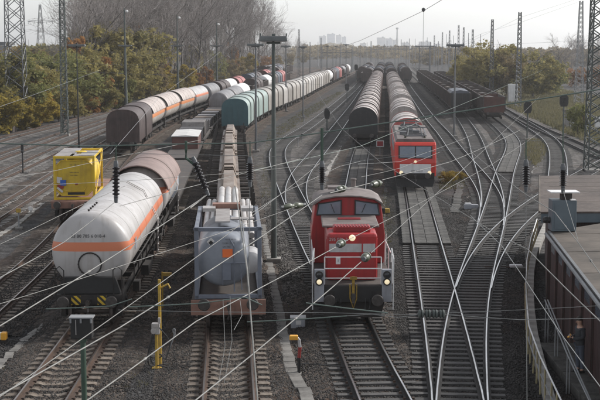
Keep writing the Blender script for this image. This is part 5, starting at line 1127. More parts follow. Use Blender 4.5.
# --- masts and lamps
def bar(b, a, c, r): b.tube([a, c], r, 4)
def lattice_mast(name, label, loc, h, w0, w1, panels, m='lattice', r=.045, single=False, rz=0, group=None, cat='lattice mast', d0=None):
    root = thing(name, label, cat, loc, rz, group); wd = lambda z: w0+(w1-w0)*z/h; dk = (d0 or 1.0)
    cor = lambda i, z: Vector(((-1, 1, 1, -1)[i]*wd(z)/2, (-1, -1, 1, 1)[i]*wd(z)/2*dk, z))
    for i in range(4): q = MB(); bar(q, cor(i, 0), cor(i, h), r*1.5); q.build('leg', M[m], root)
    acc = MB(); zs = np.linspace(0, h, panels+1)
    for k in range(panels):
        z0, z1 = float(zs[k]), float(zs[k+1])
        for i in range(4):
            j = (i+1) % 4; segs = [(cor(i, z0), cor(j, z1)), (cor(j, z0), cor(i, z1)), (cor(i, z1), cor(j, z1))]
            if single:
                for a, c in segs[:2]: q = MB(); bar(q, a, c, r); q.build('brace', M[m], root)
            else:
                for a, c in segs[:2]: bar(acc, a, c, r*.8)
                if w0 < .9: bar(acc, *segs[2], r*.8)
    if not single: tag(acc.build('bracing', M[m], root), kind='stuff')
    box('footing', M['concrete'], root, 0, 0, .05, w0+.3, w0*dk+.3, .5)
    return root
def base(px, py): p = P(px, py, -.3); return (p.x, p.y, -.34)
def atY(px, Y): return ((px-300)/FPX*Y/ (1/1.0), Y, -.34)
lattice_mast('lattice_tower', 'wide grey lattice tower at the left edge before the yellow shrubs', base(17.5, 128), 21, 2.45, 1.9, 12, 'mast_grey', .05, True, cat='lattice tower')
lattice_mast('lattice_mast', 'slim dark lattice mast just right of the wide tower at the left', base(65, 136), 20, .82, .45, 26, 'lattice', .035)
lattice_mast('lattice_mast', 'big green grey lattice tower at the right edge beside the depot', base(596, 172), 20, 1.75, 1.25, 20, 'lattice', .05, True)
lattice_mast('lattice_mast', 'tall tapering lattice mast left of the big tower on the right', base(578.5, 104), 18.8, 1.5, .55, 22, 'mast_pale', .045)
lattice_mast('lattice_mast', 'thin lattice mast close behind the big tower on the right', base(590, 102), 16.6, .55, .45, 24, 'mast_pale', .04)
lattice_mast('lattice_mast', 'lattice mast standing between the two round bushes', base(518, 108), 16.4, .95, .45, 20, 'mast_grey', .045)
lattice_mast('lattice_mast', 'lattice mast rising from the left round bush', base(491, 98), 16.0, .85, .4, 20, 'mast_grey', .045)
for i, (px, py, h, m_) in enumerate(((472, 82, 15.5, 'mast_pale'), (458, 76, 18, 'mast_pale'), (463, 75, 17.5, 'mast_pale'), (449, 72, 17, 'mast_pale'), (442, 69, 17, 'mast_pale'), (434, 67, 16, 'mast_pale'), (299, 82, 15.5, 'mast_grey'), (371, 68, 13, 'mast_pale'), (321, 72, 14, 'mast_pale'), (401, 62, 15, 'mast_pale'))):
    lattice_mast('lattice_mast', ['slim far mast left of the bushes on the right', 'tallest far mast above the dark bulk wagons', 'far mast just right of the tallest far one', 'far mast above the lone white tank wagon', 'far mast left of the lone white tank wagon', 'hazy far mast above the lamp gantry', 'slim mast at the end of the bare wood', 'hazy far mast above the rose hooded train', 'hazy mast before the hill with flats', 'farthest hazy mast near the chimney'][i], base(px, py), h, .7, .4, 14, m_, .05, group='far catenary masts')
for i, (px, py, h, m_) in enumerate(((310, 78, 12, 'mast_grey'), (318, 66, 13, 'mast_pale'), (333, 70, 11.5, 'mast_grey'), (341, 64, 13, 'mast_pale'), (353, 68, 12, 'mast_grey'), (367, 63, 13, 'mast_pale'), (378, 66, 11.5, 'mast_grey'), (387, 63, 14, 'mast_pale'), (395, 68, 11.5, 'mast_grey'), (404, 66, 13, 'mast_grey'), (409, 70, 14, 'mast_pale'), (415, 64, 15, 'mast_pale'), (421, 67, 13, 'mast_grey'), (427, 63, 16, 'mast_pale'), (438, 74, 12.5, 'mast_grey'), (446, 66, 17, 'mast_pale'), (453, 69, 15.5, 'mast_pale'), (468, 72, 16, 'mast_grey'), (480, 75, 15, 'mast_pale'), (340, 76, 11, 'mast_grey'), (360, 74, 11, 'mast_grey'), (430, 78, 12, 'mast_grey'))):
    x, y, z = base(px, py); t_ = thing('catenary_mast', 'thin hazy catenary mast ' + ['at the very end of the bare wood', 'below the left end of the hill', 'above the far end of the pale hoods', 'before the block at the right of the hill', 'over the far end of the empty tracks', 'beyond the far end of the rose train, left', 'just above the tail of the rose train', 'before the wide hazy block', 'at the foot of the chimney', 'right of the chimney over the red hoods', 'between the chimney and the lamp gantry', 'left of the lamp gantry, farther off', 'behind the left leg of the lamp gantry', 'between the legs of the lamp gantry', 'above the first bulk wagons, short', 'over the far bulk wagons, tall', 'left of the broad dark T head lamp', 'right of the broad dark T head lamp', 'at the left end of the olive bushes', 'beside the tail of the pale hooded row', 'between the tail of the hoods and the rose train', 'just right of the lamp gantry, short'][i], 'catenary mast', (x, y, z), 0, 'hazy catenary masts')
    MB().tube([(0, 0, 0), (0, 0, h*.5), (0, 0, h)], .20, 6, r2=.11).build('pole', M[m_], t_)
    b = MB(); sd_ = 1 if i % 2 else -1; b.tube([(0, 0, h*.72), (sd_*2.6, 0, h*.80)], .05, 4).tube([(0, 0, h*.62), (sd_*2.6, 0, h*.80)], .05, 4).tube([(sd_*2.6, 0, h*.80), (sd_*2.6, 0, h*.58)], .04, 4); b.build('bracket_arm', M[m_], t_)
for i, (pa, pb, py, hb) in enumerate(((366, 412, 64, 9.5), (384, 436, 67, 10.5), (322, 352, 72, 9))):
    A3, B3 = base(pa, py), base(pb, py); wv = B3[0]-A3[0]; gg = thing('catenary_gantry', ['far hazy portal gantry across the tails of the hooded trains', 'hazy portal gantry behind the lamp gantry', 'hazy portal gantry over the tail of the pale hooded row'][i], 'catenary gantry', ((A3[0]+B3[0])/2, A3[1], -.34))
    for s_ in (-1, 1): MB().tube([(s_*wv/2, 0, 0), (s_*wv/2, 0, hb+1.2)], .20, 6).build('leg', M['mast_grey'], gg)
    for z in (hb, hb-.9): MB().tube([(-wv/2, 0, z), (wv/2, 0, z)], .10, 5).build('boom', M['mast_grey'], gg)
# far power pylon behind the shrubs
p = PY(41, 46, 560); py_ = lattice_mast('power_pylon', 'far power pylon with crossarms between the two masts at the left', (p.x, p.y, -.34), 29, 4.6, .7, 9, 'mast_pale', .09, cat='power pylon')
b = MB()
for z, w_ in ((21.8, 5.6), (20.6, 5.6)): b.tube([(-w_, 0, 21.6), (0, 0, z+.4), (w_, 0, 21.6)], .10, 4)
for x in (-5.4, -2.8, 2.8, 5.4): b.tube([(x, 0, 21.5), (x, 0, 20.3)], .09, 4)
b.build('crossarm', M['mast_pale'], py_)
def lamp_mast(label, loc, hz, head, kind='T', m='mast_grey', top=None, r=.09, big=False, group=None):
    root = thing('lamp_mast', label, 'lamp mast', loc, 0, group); h = hz-loc[2]
    MB().tube([(0, 0, 0), (0, 0, h*.5), (0, 0, h)], r*1.5, 10, r2=r*.8).build('pole', M[m], root)
    hd_ = MB(); hgt = .20 if big else .15
    hd_.prism([(-head/2, h-.02), (head/2, h-.02), (head/2-.03, h+hgt), (-head/2+.03, h+hgt)], -.28, .28); o = hd_.build('lamp_head', M['lamp_head'], root, bevel=.03)
    box('top_sheet', M['mast_pale'], o, 0, 0, h+hgt+.02, head*.96, .50, .03)
    b = MB(); b.box(0, 0, h-.10, head*.5, .10, .10).box(0, 0, h+hgt+.08, .16, .16, .10); b.build('bracket', M[m], o)
    for s_ in (-1, 1): box('lens', M['bar_grey'], o, s_*head*.24, 0, h-.035, head*.40, .40, .03)
    if big:
        for s_ in (-1, 1): MB().tube([(s_*head*.46, 0, h+hgt), (s_*head*.46, 0, h+hgt+.16)], .035).build('end_peg', M[m], o)
    if top:
        MB().tube([(0, 0, h), (0, 0, h+top)], r*.8, 8, r2=r*.5).build('upper_pole', M[m], root)
        MB().lathe([(-.26, .05), (-.16, .22), (0, .27), (.16, .21), (.24, .05)], (.40, 0, h+top-.5), 'Z', 14).build('globe', M['white_paint'], root, smooth=True)
    box('footing', M['concrete'], root, 0, 0, .1, .7, .7, .3)
    return root
lamp_mast('tall lamp mast with big double head beside the pale hooded wagons', base(274, 262), 10.55, 1.36, m='lattice', r=.10, big=True)
lamp_mast('lamp mast with T head above the yellow tank container', base(79, 152), 10.3, 1.75, m='black', r=.06)
lamp_mast('lamp mast with globe and T bar before the olive trees', base(126, 110), 10.3, 2.3, m='lattice', top=6.2, r=.22)
lamp_mast('lamp mast with globe and T bar before the bare trees', base(178, 100), 10.3, 2.6, m='lattice', top=6.0, r=.19)
lamp_mast('lamp mast with globe behind the white ended sunshaded row', base(217, 97), 10.3, 2.6, m='lattice', top=5.0, r=.17)
lamp_mast('lamp mast with T head left of the big double headed one', base(256, 152), 10.35, 1.7, r=.09)
lamp_mast('lamp mast with small T head right of the big double headed one', base(286, 112), 10.2, 1.6, r=.09)
lamp_mast('thin lamp mast standing before the pale hooded row', base(303, 118), 10.1, 1.2, r=.07)
lamp_mast('lamp mast with broad dark T head before the dark bulk wagons', base(454, 137), 10.3, 2.05, m='mast_grey', r=.09, big=True)
lamp_mast('hazy lamp mast between the pale hoods and the rose train', base(346, 87), 10.6, 1.5, r=.10)
for i, (px, py) in enumerate(((384, 70), (398, 72), (406, 74), (376, 64), (364, 66), (336, 74), (327, 80), (412, 66), (358, 62), (391, 60))):
    lamp_mast(['hazy lamp mast over the far end of the rose train', 'hazy lamp mast over the far red hoods', 'hazy lamp mast left of the gantry', 'hazy lamp mast far beyond the rose train', 'hazy lamp mast above the far end of the empty tracks', 'hazy lamp mast at the far end of the pale hooded row', 'lamp mast over the tail of the pale hooded row', 'hazy far lamp mast right of the red hoods', 'faint lamp mast before the distant hill', 'faintest lamp mast near the chimney'][i], base(px, py), 10.2, 1.6, r=.11, group='lamp masts down the yard')
p0, p1 = base(419, 82), base(429, 82)
gt = thing('lamp_gantry', 'two legged lamp gantry above the dark bulk wagons', 'lamp gantry', ((p0[0]+p1[0])/2, p0[1], -.34)); wv = p1[0]-p0[0]
for s_ in (-1, 1): MB().tube([(s_*wv/2, 0, 0), (s_*wv/2, 0, 10.4)], .13, 8).build('leg', M['mast_grey'], gt)
box('beam', M['lamp_head'], gt, 0, 0, 10.6, wv*1.9, .5, .35)
for z in (4, 7.5): MB().tube([(-wv/2, 0, z), (wv/2, 0, z)], .06).build('tie', M['mast_grey'], gt)
def signal(label, loc, h, hw=.55):
    root = thing('signal', label, 'signal', loc); MB().tube([(0, 0, 0), (0, 0, h)], .085, 8).build('post', M['lattice'], root)
    MB().prism([(-hw*.35, h-.9), (hw*.35, h-.9), (hw/2, h-.5), (hw/2, h+.15), (hw*.3, h+.4), (-hw*.3, h+.4), (-hw/2, h+.15), (-hw/2, h-.5)], -.12, .12).build('board', M['black'], root)
    for s_ in (-.14, .14):
        for z in (-.35, .05): MB().lathe([(-.2, .10), (0, .09)], (s_, -.12, h+z), 'Y', 10).build('hood', M['black'], root)
    box('footing', M['concrete'], root, 0, 0, .1, .6, .6, .3); return root
signal('light signal on a post beside the small hut on the right', base(563, 138), 4.6, 1.0); signal('light signal on a post at the crossing of the verge tracks', base(527, 140), 4.0, .9)
signal('black light signal between the pale hoods and the empty track', base(327, 132), 2.6, .7); signal('small dark signal beside the branching track', base(347, 104), 3.4, .8)
signal('dark signal post beside the far empty tracks', base(356, 92), 6.0, .8)
# hut, white cabinet, and odds at the verge
p = base(575, 128); ht = thing('hut', 'small white walled hut with brown flat roof on the verge', 'hut', p)
box('wall', M['cab_white'], ht, -.2, 0, 1.05, 1.3, 1.8, 2.1); box('pier', M['concrete'], ht, -1.15, 0, 1.05, .35, 1.9, 2.1); box('back_wall', M['brick'], ht, .9, .3, 1.05, .8, 1.4, 2.1); box('roof', M['roof_felt'], ht, 0, 0, 2.3, 2.9, 2.4, .34, .02); box('door', M['mast_grey'], ht, .1, -.92, .95, .6, .05, 1.8)
p = base(512.5, 103); wc = thing('relay_cabinet', 'tall white relay cabinet between the round bushes and the verge', 'relay cabinet', p); box('case', M['cab_white'], wc, 0, 0, 1.85, 1.7, 1.2, 3.5, .04); box('plinth', M['concrete'], wc, 0, 0, .06, 1.9, 1.4, .3)
for x in (-.42, .42): box('door', M['cab_white'], wc, x, -.62, 1.8, .78, .04, 3.1, .01)
p = base(598, 130); wc = thing('relay_cabinet', 'small white cabinet behind the big right hand tower', 'relay cabinet', p); box('case', M['cab_white'], wc, 0, 0, .9, .8, .6, 1.6, .03); box('plinth', M['concrete'], wc, 0, 0, .06, .9, .7, .3)
p = base(4, 132); sh = thing('dark_shed', 'low dark shed with flat roof cut by the left edge', 'shed', p); box('wall', M['hopper_brown'], sh, -.6, .6, .75, 3.6, 2.2, 1.5, .03); box('roof', M['black'], sh, -.6, .6, 1.58, 4.0, 2.6, .16, .02); box('door', M['frame_dark'], sh, .2, -.52, .65, .8, .04, 1.2)
p = base(25, 128); ws = thing('marker_stone', 'small white marker stone by the yellow shrub at the left', 'marker stone', p); MB().prism([(-.4, 0), (.4, 0), (.38, .5), (.1, .68), (-.3, .6)], -.2, .2).build('stone', M['white_paint'], ws, bevel=.05)
# --- overhead line
def wire(pix, r, m, label, group='overhead wires', sag=0.10, name='overhead_wire'):
    """One wire through the given sight lines; a small clamp thickens it at each node and every few metres."""
    P3 = [P(a[0], a[1], a[2]) if len(a) == 3 else PY(a[0], a[1], a[3]) for a in pix]; pts = []; rad = []; bulge = r >= .008 and group == 'overhead wires'
    L = sum((c-a).length for a, c in zip(P3, P3[1:])); run = 0; nxt = 2.0
    for i, (A, B) in enumerate(zip(P3, P3[1:])):
        l = (B-A).length; d = (B-A)/l; n = max(2, int(l/2.5))
        for k in range(n+(i == len(P3)-2)):
            q = A.lerp(B, k/n); t_ = (run+l*k/n)/L; q.z -= sag*4*t_*(1-t_)*min(1, L/30)
            if bulge and 0 < k < n and random.random() < .38:
                w_ = random.uniform(1.7, 2.6)
                for o, f in ((-.06, 1), (-.035, w_), (.035, w_), (.06, 1)): pts.append(q+d*o); rad.append(r*f)
            else: pts.append(q); rad.append(r)
        run += l
    c0 = pts[0].copy(); r *= 1; b = MB(); v = []; f = []; n = 6; k = len(pts); rad = [x*.88 for x in rad]
    for i, p in enumerate(pts):
        t = (pts[min(i+1, k-1)]-pts[max(i-1, 0)]).normalized(); u = t.cross(Vector((0, 0, 1)))
        if u.length < 1e-3: u = t.cross(Vector((0, 1, 0)))
        u.normalize(); q = t.cross(u)
        for j in range(n): a = 2*math.pi*j/n; v.append(p-c0+(u*math.cos(a)+q*math.sin(a))*rad[i])
    for i in range(k-1):
        for j in range(n): f.append((i*n+j, i*n+(j+1) % n, (i+1)*n+(j+1) % n, (i+1)*n+j))
    f += [tuple(range(n-1, -1, -1)), tuple((k-1)*n+j for j in range(n))]
    return tag(b.add(v, f).build(name, M[m], loc=c0), label, 'overhead wire', group)
HC = 5.7
Yc = 22.0
CW = lambda x, y: (x, y, HC)
CY = lambda x, y, Y=Yc: (x, y, None, Y)
W_ = 'wire'
wire([CW(-12, 405), CW(320, 163)], 0.0092, W_, 'pale wire from lower left corner across the grey container to the red cab roof')
wire([CW(-12, 402), CW(120, 324.5), CW(322, 195)], 0.0131, W_, 'thick pale wire from lower left corner to the pot insulator on the cab roof line')
wire([CW(330, 193), CW(341, 190), CW(371, 183)], 0.0170, W_, 'thick clamped wire between the two insulators above the red cab')
wire([CW(382, 180), CW(450, 160), CW(520, 130)], 0.0118, W_, 'pale wire running right from the insulator above the red cab')
wire([CY(-10, 283, 13), CY(64, 240, 17), CY(115, 202)], 0.0066, W_, 'pale wire from left edge to the black insulator on the white tank')
wire([CY(-10, 249, 30), CY(80, 205, 34), CY(125, 186, 36)], 0.0078, W_, 'pale wire crossing below the yellow tank container')
wire([CY(-10, 332, 13), CY(207, 195)], 0.0086, W_, 'pale wire crossing the white tank to the slanting insulator')
wire([CY(205, 196), CY(190, 208, 21)], 0.0170, W_, 'clamped wire end at the slanting insulator')
wire([CW(-10, 307), CW(306, 203)], 0.0072, W_, 'thin pale wire over the orange band of the white tank')
wire([CY(-10, 181, 30), CY(54, 170, 32), CY(110, 157, 35), CY(200, 140, 40)], 0.0066, W_, 'upper thin wire across the yellow tank container')
wire([CY(-10, 187, 30), CY(120, 180, 33), CY(240, 171, 36), CY(330, 163, 40)], 0.0066, W_, 'nearly level thin wire across the yellow container and sunshade')
wire([CY(120, 206, 25), CY(170, 191, 27), CY(236, 174, 30), CY(300, 159, 33)], 0.0078, W_, 'pale wire crossing the gap between sunshade and pipe bundles')
wire([CW(78, 407), CW(196, 319), CW(336, 247)], 0.0111, W_, 'pale wire rising to the pot insulator on the red hood')
wire([CW(346, 241), CW(490, 163), CW(540, 132)], 0.0078, W_, 'pale wire from the hood insulator up to the right')
wire([CW(186, 408), CW(361, 262)], 0.0111, W_, 'pale wire rising to the lower right pot insulator of the red hood')
wire([CW(371, 253), CW(470, 161), CW(540, 96)], 0.0078, W_, 'pale wire from the lower hood insulator past the yellow bush')
wire([CW(316, 90), CW(342, 127), CW(380, 160), CW(508, 241)], 0.0098, W_, 'pale wire falling right in front of the electric engine')
wire([CW(508, 240), CW(528, 249), CW(565, 286), CW(604, 325)], 0.0131, W_, 'thick pale wire falling right across the railing')
wire([CW(470, 215), CW(502, 244), CW(526, 278), CW(560, 330), CW(610, 400)], 0.0086, 'wire_grey', 'grey wire falling right past the points motor to the steps')
wire([CY(470, 151, 40), CY(524, 190, 30), CY(555, 209, 24), CY(578, 240, 20), CY(606, 282, 17)], 0.0092, W_, 'pale wire crossing the roof cabinet and lower depot roof')
wire([CY(566, 168), CY(563, 190), CY(578, 240, 20)], 0.0053, 'wire_grey', 'thin jumper wire below the insulator at the roof cabinet')
wire([CY(235, 186, 24), CY(247, 268, 20), CY(252, 330, 18.5), CY(258, 405, 17)], 0.0131, W_, 'thick pale wire dropping steeply before the grey container')
wire([CY(240, 200, 24), CY(246, 252, 21), CY(250, 300, 19)], 0.0078, W_, 'second pale dropper wire before the grey container')
wire([CW(250, 171), CW(308, 158), CW(360, 146), CW(480, 96), CW(560, 62)], 0.0118, 'wire_green', 'greenish wire rising right above the electric engine')
wire([CY(250, 214, 45), CY(285, 190, 52), CY(340, 165, 60), CY(365, 160, 66)], 0.0092, 'wire_grey', 'grey wire above the forked rails')
wire([CY(361, 177, 40), CY(400, 167, 46), CY(440, 152, 52)], 0.0072, W_, 'thin pale wire touching the electric engine lamps')
wire([CY(358, 164, 40), CY(400, 160, 46), CY(475, 134, 60)], 0.0066, 'wire_grey', 'thin grey wire across the electric engine windscreen')
# headspan
wire([CY(-14, 143), CY(90, 145), CY(186, 142), CY(250, 141), CY(325, 130), CY(480, 107), CY(620, 86)], 0.0144, 'wire_green', 'green head span wire across the whole yard', group='head span wires')
wire([CY(-14, 150), CY(116, 152), CY(250, 155), CY(322, 158)], 0.0046, 'wire_grey', 'thin lower head span wire on the left', group='head span wires')
wire([CY(322, 166), CY(420, 152), CY(526, 140), CY(620, 136)], 0.0046, 'wire_grey', 'thin lower head span wire on the right', group='head span wires')
wire([CY(46, 309), CY(110, 306), CY(132, 299)], 0.0105, 'wire_green', 'greenish steady tube over the white tank buffers', group='steady arms')
wire([CY(128, 307), CY(200, 303), CY(245, 297), CY(262, 305)], 0.0118, 'wire_green', 'greenish steady tube across the rust red end sill', group='steady arms')
wire([CY(118, 310), CY(193, 311), CY(330, 312), CY(420, 315)], 0.0053, 'wire_grey', 'thin level wire under the shunting engine lamps', group='steady arms')
wire([CY(306, 303), CY(330, 306), CY(388, 313)], 0.0131, 'wire_green', 'greenish steady tube before the shunting engine', group='steady arms')
wire([CY(247, 322), CY(300, 319), CY(347, 316)], 0.0118, 'wire_green', 'greenish steady tube left of the draw hook', group='steady arms')
wire([CY(347, 316), CY(372, 314), CY(398, 317), CY(420, 314), CY(445, 314), CY(520, 319), CY(612, 318)], 0.0066, 'wire_grey', 'level wire across the points from the strain insulators', group='steady arms')
wire([CY(445, 313), CY(530, 309), CY(612, 305)], 0.0046, 'wire_grey', 'thin upper level wire across the railing', group='steady arms')
for x, y0, y1, lb in ((217, 300, 392, 'thin curved dropper before the grey container, left'), (224, 296, 384, 'thin curved dropper before the grey container, middle'), (234, 300, 330, 'thin curved dropper before the grey container, right')):
    wire([CY(x+6, y0, 21), CY(x+8, (y0+y1)/2, 20.2), CY(x, y1, 19.5)], 0.0039, 'wire_grey', lb, group='droppers')
wire([CY(526, 140), CY(526, 162)], 0.0131, 'green_post', 'short green hanger above the insulator left of the depot', group='hangers')
wire([CY(526, 188), CY(526, 260), CY(526.5, 330), CY(527, 405, 21.5)], 0.0066, 'wire_grey', 'thin vertical wire hanging beside the railing', group='hangers')
wire([CY(322, 128), CY(322, 165)], 0.0328, 'green_post', 'green hanger tube left of the rose hooded train', group='hangers')
wire([CY(116, 144), CY(116, 166)], 0.0118, 'green_post', 'green hanger above the insulator on the white tank', group='hangers')
wire([CY(186, 141), CY(186, 158), CY(196, 166)], 0.0295, 'green_post', 'green hanger bracket above the slanting insulator', group='hangers')
wire([CY(250, 141), CY(250, 162)], 0.0118, 'green_post', 'green hanger by the pipe bundles', group='hangers')
wire([CY(250, 181), CY(249, 240), CY(249, 300)], 0.0078, 'wire_grey', 'thin dark wire hanging before the grey container post', group='hangers')
wire([CY(563, 130), CY(563, 168)], 0.0105, 'green_post', 'thin hanger above the roof cabinet insulator', group='hangers')
def insulator(a, c, label, r=.085, n=8, m='porcelain', Y=Yc):
    A, B = PY(a[0], a[1], Y), PY(c[0], c[1], Y); L = (B-A).length; prof = [(0, .02), (.03, .04)]
    for k in range(n):
        z = .05+(L-.1)*k/n; dz = (L-.1)/n; prof += [(z, r*.5), (z+dz*.25, r), (z+dz*.55, r*.95), (z+dz*.7, r*.5)]
    prof += [(L-.03, .04), (L, .02)]
    root = thing('insulator', label, 'insulator', A, 0, 'hanging insulators'); root.rotation_euler = (B-A).to_track_quat('Z', 'Y').to_euler()
    MB().lathe(prof, (0, 0, 0), 'Z', 16).build('sheds', M[m], root, smooth=True)
    MB().lathe([(-.06, .03), (0, .045), (.05, .045)], (0, 0, 0), 'Z', 8).build('cap', M['mast_grey'], root); MB().lathe([(L-.05, .04), (L+.07, .03)], (0, 0, 0), 'Z', 8).build('clevis', M['mast_grey'], root)
insulator((116, 164), (116, 199), 'black ribbed insulator hanging before the white tank', .066)
insulator((194, 160), (207, 192), 'slanting black insulator left of the pipe bundles', .066)
insulator((250, 160), (250, 183), 'black ribbed insulator right of the pipe bundles', .066)
insulator((322, 164), (322, 186), 'black ribbed insulator above the red cab', .066)
insulator((526, 163), (526, 188), 'black ribbed insulator left of the depot annexe', .066)
insulator((563, 167), (563, 189), 'black ribbed insulator before the roof cabinet', .066)
def pot(px, py, d, label, h=HC, ln=.55, r=.13):
    q = P(px, py, h); root = thing('strain_insulator', label, 'strain insulator', q, 0, 'pot insulators in the wires'); s_ = P(px+d[0], py+d[1], h)-q
    root.rotation_euler = s_.to_track_quat('Z', 'Y').to_euler()
    MB().lathe([(-ln/2, .03), (-ln/2+.04, r*.7), (-ln*.22, r), (-ln*.12, r), (-ln*.06, r*.62), (ln*.06, r*.62), (ln*.12, r), (ln*.22, r), (ln/2-.04, r*.7), (ln/2, .03)], (0, 0, 0), 'Z', 18).build('pot', M['pot_green'], root, smooth=True)
    for s2 in (-1, 1): MB().lathe([(-.05, .05), (.05, .05)], (0, 0, s2*ln*.55), 'Z', 8).build('clamp', M['mast_grey'], root)
pot(341, 243.5, (5, -3), 'olive pot insulator in front of the pale bar of the red hood', ln=.46, r=.095); pot(366, 257, (5, -4.5), 'olive pot insulator at the lower right of the red hood', ln=.46, r=.10)
pot(341, 189, (5, -1.2), 'olive pot insulator on the left above the red cab', ln=.62, r=.115); pot(376, 184, (5, -1.2), 'olive pot insulator on the right above the red cab', ln=.72, r=.13)
pot(293, 206, (5, -.6), 'grey pot insulator over the forked rails', ln=.8, r=.09)
for x in (421, 428, 435, 442):
    q = PY(x, 314, Yc-.1); root = thing('strain_insulator', {421: 'dark strain insulator over the left rail of the points, outermost left', 428: 'dark strain insulator over the points, second from the left', 435: 'dark strain insulator over the points, third from the left', 442: 'dark strain insulator over the points, outermost right'}[x], 'strain insulator', q, 0, 'strain insulators over the points')
    MB().lathe([(-.055, .03), (-.04, .075), (-.015, .08), (-.005, .05), (.005, .05), (.015, .08), (.04, .075), (.055, .03)], (0, 0, 0), 'X', 12).build('sheds', M['lattice'], root, smooth=True); MB().lathe([(-.065, .02), (-.05, .03)], (0, 0, 0), 'X', 8).build('cap', M['mast_grey'], root)
# far wires against the sky and the wood
wire([CY(-10, 66, 150), CY(60, 70, 150), CY(130, 73, 150), CY(230, 76, 150), CY(360, 88, 150)], 0.0131, 'mast_pale', 'far pale span wire before the autumn wood', group='far span wires')
wire([CY(-10, 60, 155), CY(120, 64, 155), CY(250, 62, 155), CY(420, 47, 155), CY(600, 40, 155)], 0.0118, 'mast_pale', 'far upper span wire before the bare trees', group='far span wires')
wire([CY(-10, 110, 90), CY(60, 84, 130), CY(100, 70, 160)], 0.0131, 'mast_pale', 'pale wire crossing the yellow shrubs at the left', group='far span wires')
wire([CY(110, 154, 70), CY(160, 95, 110), CY(220, 52, 150)], 0.0131, 'mast_pale', 'pale wire rising across the dark brown hood', group='far span wires')
wire([CY(320, 54, 260), CY(360, 40, 200), CY(424, 10, 140), CY(448, -4, 120)], 0.0295, 'mast_pale', 'dark sloping wire against the sky above the city', group='sky wires')
wire([CY(320, 56, 300), CY(460, 46, 250), CY(520, 17, 200), CY(570, 1, 180), CY(600, -8, 170)], 0.0144, 'mast_pale', 'thin upper wire against the sky on the right', group='sky wires')
wire([CY(440, 54, 300), CY(482, 33, 250), CY(520, 22, 220), CY(580, 1, 190), CY(610, -9, 180)], 0.0144, 'mast_pale', 'thin lower wire against the sky on the right', group='sky wires')
wire([CY(360, 58, 330), CY(416, 48, 290)], 0.0262, 'mast_pale', 'far sloping wire meeting the lamp gantry', group='sky wires')
q = PY(423.5, 9.5, 140.5); ci = thing('wire_clamp', 'dark clamp on the sloping wire above the city', 'wire clamp', q); MB().lathe([(-.25, .05), (-.1, .2), (.1, .2), (.2, .05)], (0, 0, 0), 'Z', 10).build('body', M['black'], ci); MB().tube([(0, 0, -.2), (0, 0, -4.6)], .02, 4).build('drop_wire', M['mast_pale'], ci)
# --- trees
def tubes3(segs):
    n = len(segs); a = np.array([s[0] for s in segs]); c = np.array([s[1] for s in segs]); r0 = np.array([s[2] for s in segs]); r1 = np.array([s[3] for s in segs])
    t = c-a; t /= np.linalg.norm(t, axis=1, keepdims=True)+1e-9; up = np.where(np.abs(t[:, 2:3]) > .9, np.array([[1., 0, 0]]), np.array([[0, 0, 1.]]))
    u = np.cross(t, up); u /= np.linalg.norm(u, axis=1, keepdims=True); q = np.cross(t, u); V = []
    for p, r in ((a, r0), (c, r1)):
        for k in range(3): an = 2*math.pi*k/3; V.append(p+(u*math.cos(an)+q*math.sin(an))*r[:, None])
    V = np.stack(V, 1); f = np.array([(0, 1, 4, 3), (1, 2, 5, 4), (2, 0, 3, 5)]); F = (f[None]+6*np.arange(n)[:, None, None]).reshape(-1, 4)
    return V.reshape(-1, 3), F
def grow(h, rng, spread=.55, levels=5, kids=(7, 5, 5, 5, 4), trunk=.42):
    big, twig = [], []
    def rec(p, d, L, r, lv):
        k = 3 if lv < 3 else 2; q = p; dd = d
        for i in range(k):
            dd = dd+rng.normal(0, .10 if lv else .04, 3)+np.array([0, 0, .06 if lv > 1 else .02]); dd /= np.linalg.norm(dd)
            n = q+dd*L/k; (big if lv < 2 else twig).append((q, n, r*(1-.22*i), r*(1-.22*(i+1)) if lv < 4 else r*.6)); q2 = q; q = n
            if lv < levels-1:
                m = kids[lv]//k+(1 if rng.random() < (kids[lv] % k)/k else 0)
                if lv == 0 and i == 0: m = 1
                for _ in range(m):
                    a = rng.random()*6.283; e = spread*(.7+.6*rng.random()); u = np.cross(dd, [math.cos(a), math.sin(a), .3]); u /= np.linalg.norm(u)+1e-9
                    nd = dd*math.cos(e)+u*math.sin(e); st = q2+(n-q2)*rng.random()
                    rec(st, nd, L*(.62 if lv else .5)*(.7+.5*rng.random()), max(r*.45, .022), lv+1)
    rec(np.array([0., 0, 0]), np.array([0, 0, 1.]), h*.78, h*.012+.06, 0)
    return big, twig
def crownmesh(rng, h, w, z0, nclump, nleaf, size, gap=.0):
    cl = []
    while len(cl) < nclump:
        p = rng.uniform(-1, 1, 3)
        if .25 < np.linalg.norm(p) < 1: cl.append(p)
    cl = np.array(cl); rad = rng.uniform(.10, .30, nclump)
    idx = rng.integers(0, nclump, nleaf); off = rng.normal(0, 1, (nleaf, 3)); off /= np.linalg.norm(off, axis=1, keepdims=True); off *= (rng.random((nleaf, 1))**.5)*rad[idx][:, None]
    p = cl[idx]+off; wob = 1+.18*np.sin(5*np.arctan2(p[:, 1], p[:, 0])+rng.random()*6)
    P_ = np.stack([p[:, 0]*w/2*wob, p[:, 1]*w/2*wob, z0+(p[:, 2]+1)/2*(h-z0)], 1)
    n = rng.normal(0, 1, (nleaf, 3)); n[:, 2] += .5; n /= np.linalg.norm(n, axis=1, keepdims=True); u = np.cross(n, rng.normal(0, 1, (nleaf, 3))); u /= np.linalg.norm(u, axis=1, keepdims=True); v = np.cross(n, u)
    s_ = size*np.clip(np.exp(rng.normal(-.1, .45, (nleaf, 1))), .35, 2.2)
    V = np.stack([P_-u*s_, P_+v*s_*.6, P_+u*s_, P_-v*s_*.6], 1).reshape(-1, 3); F = np.arange(nleaf*4).reshape(-1, 4)
    return V, F
rng = np.random.default_rng(5)
BARE = []
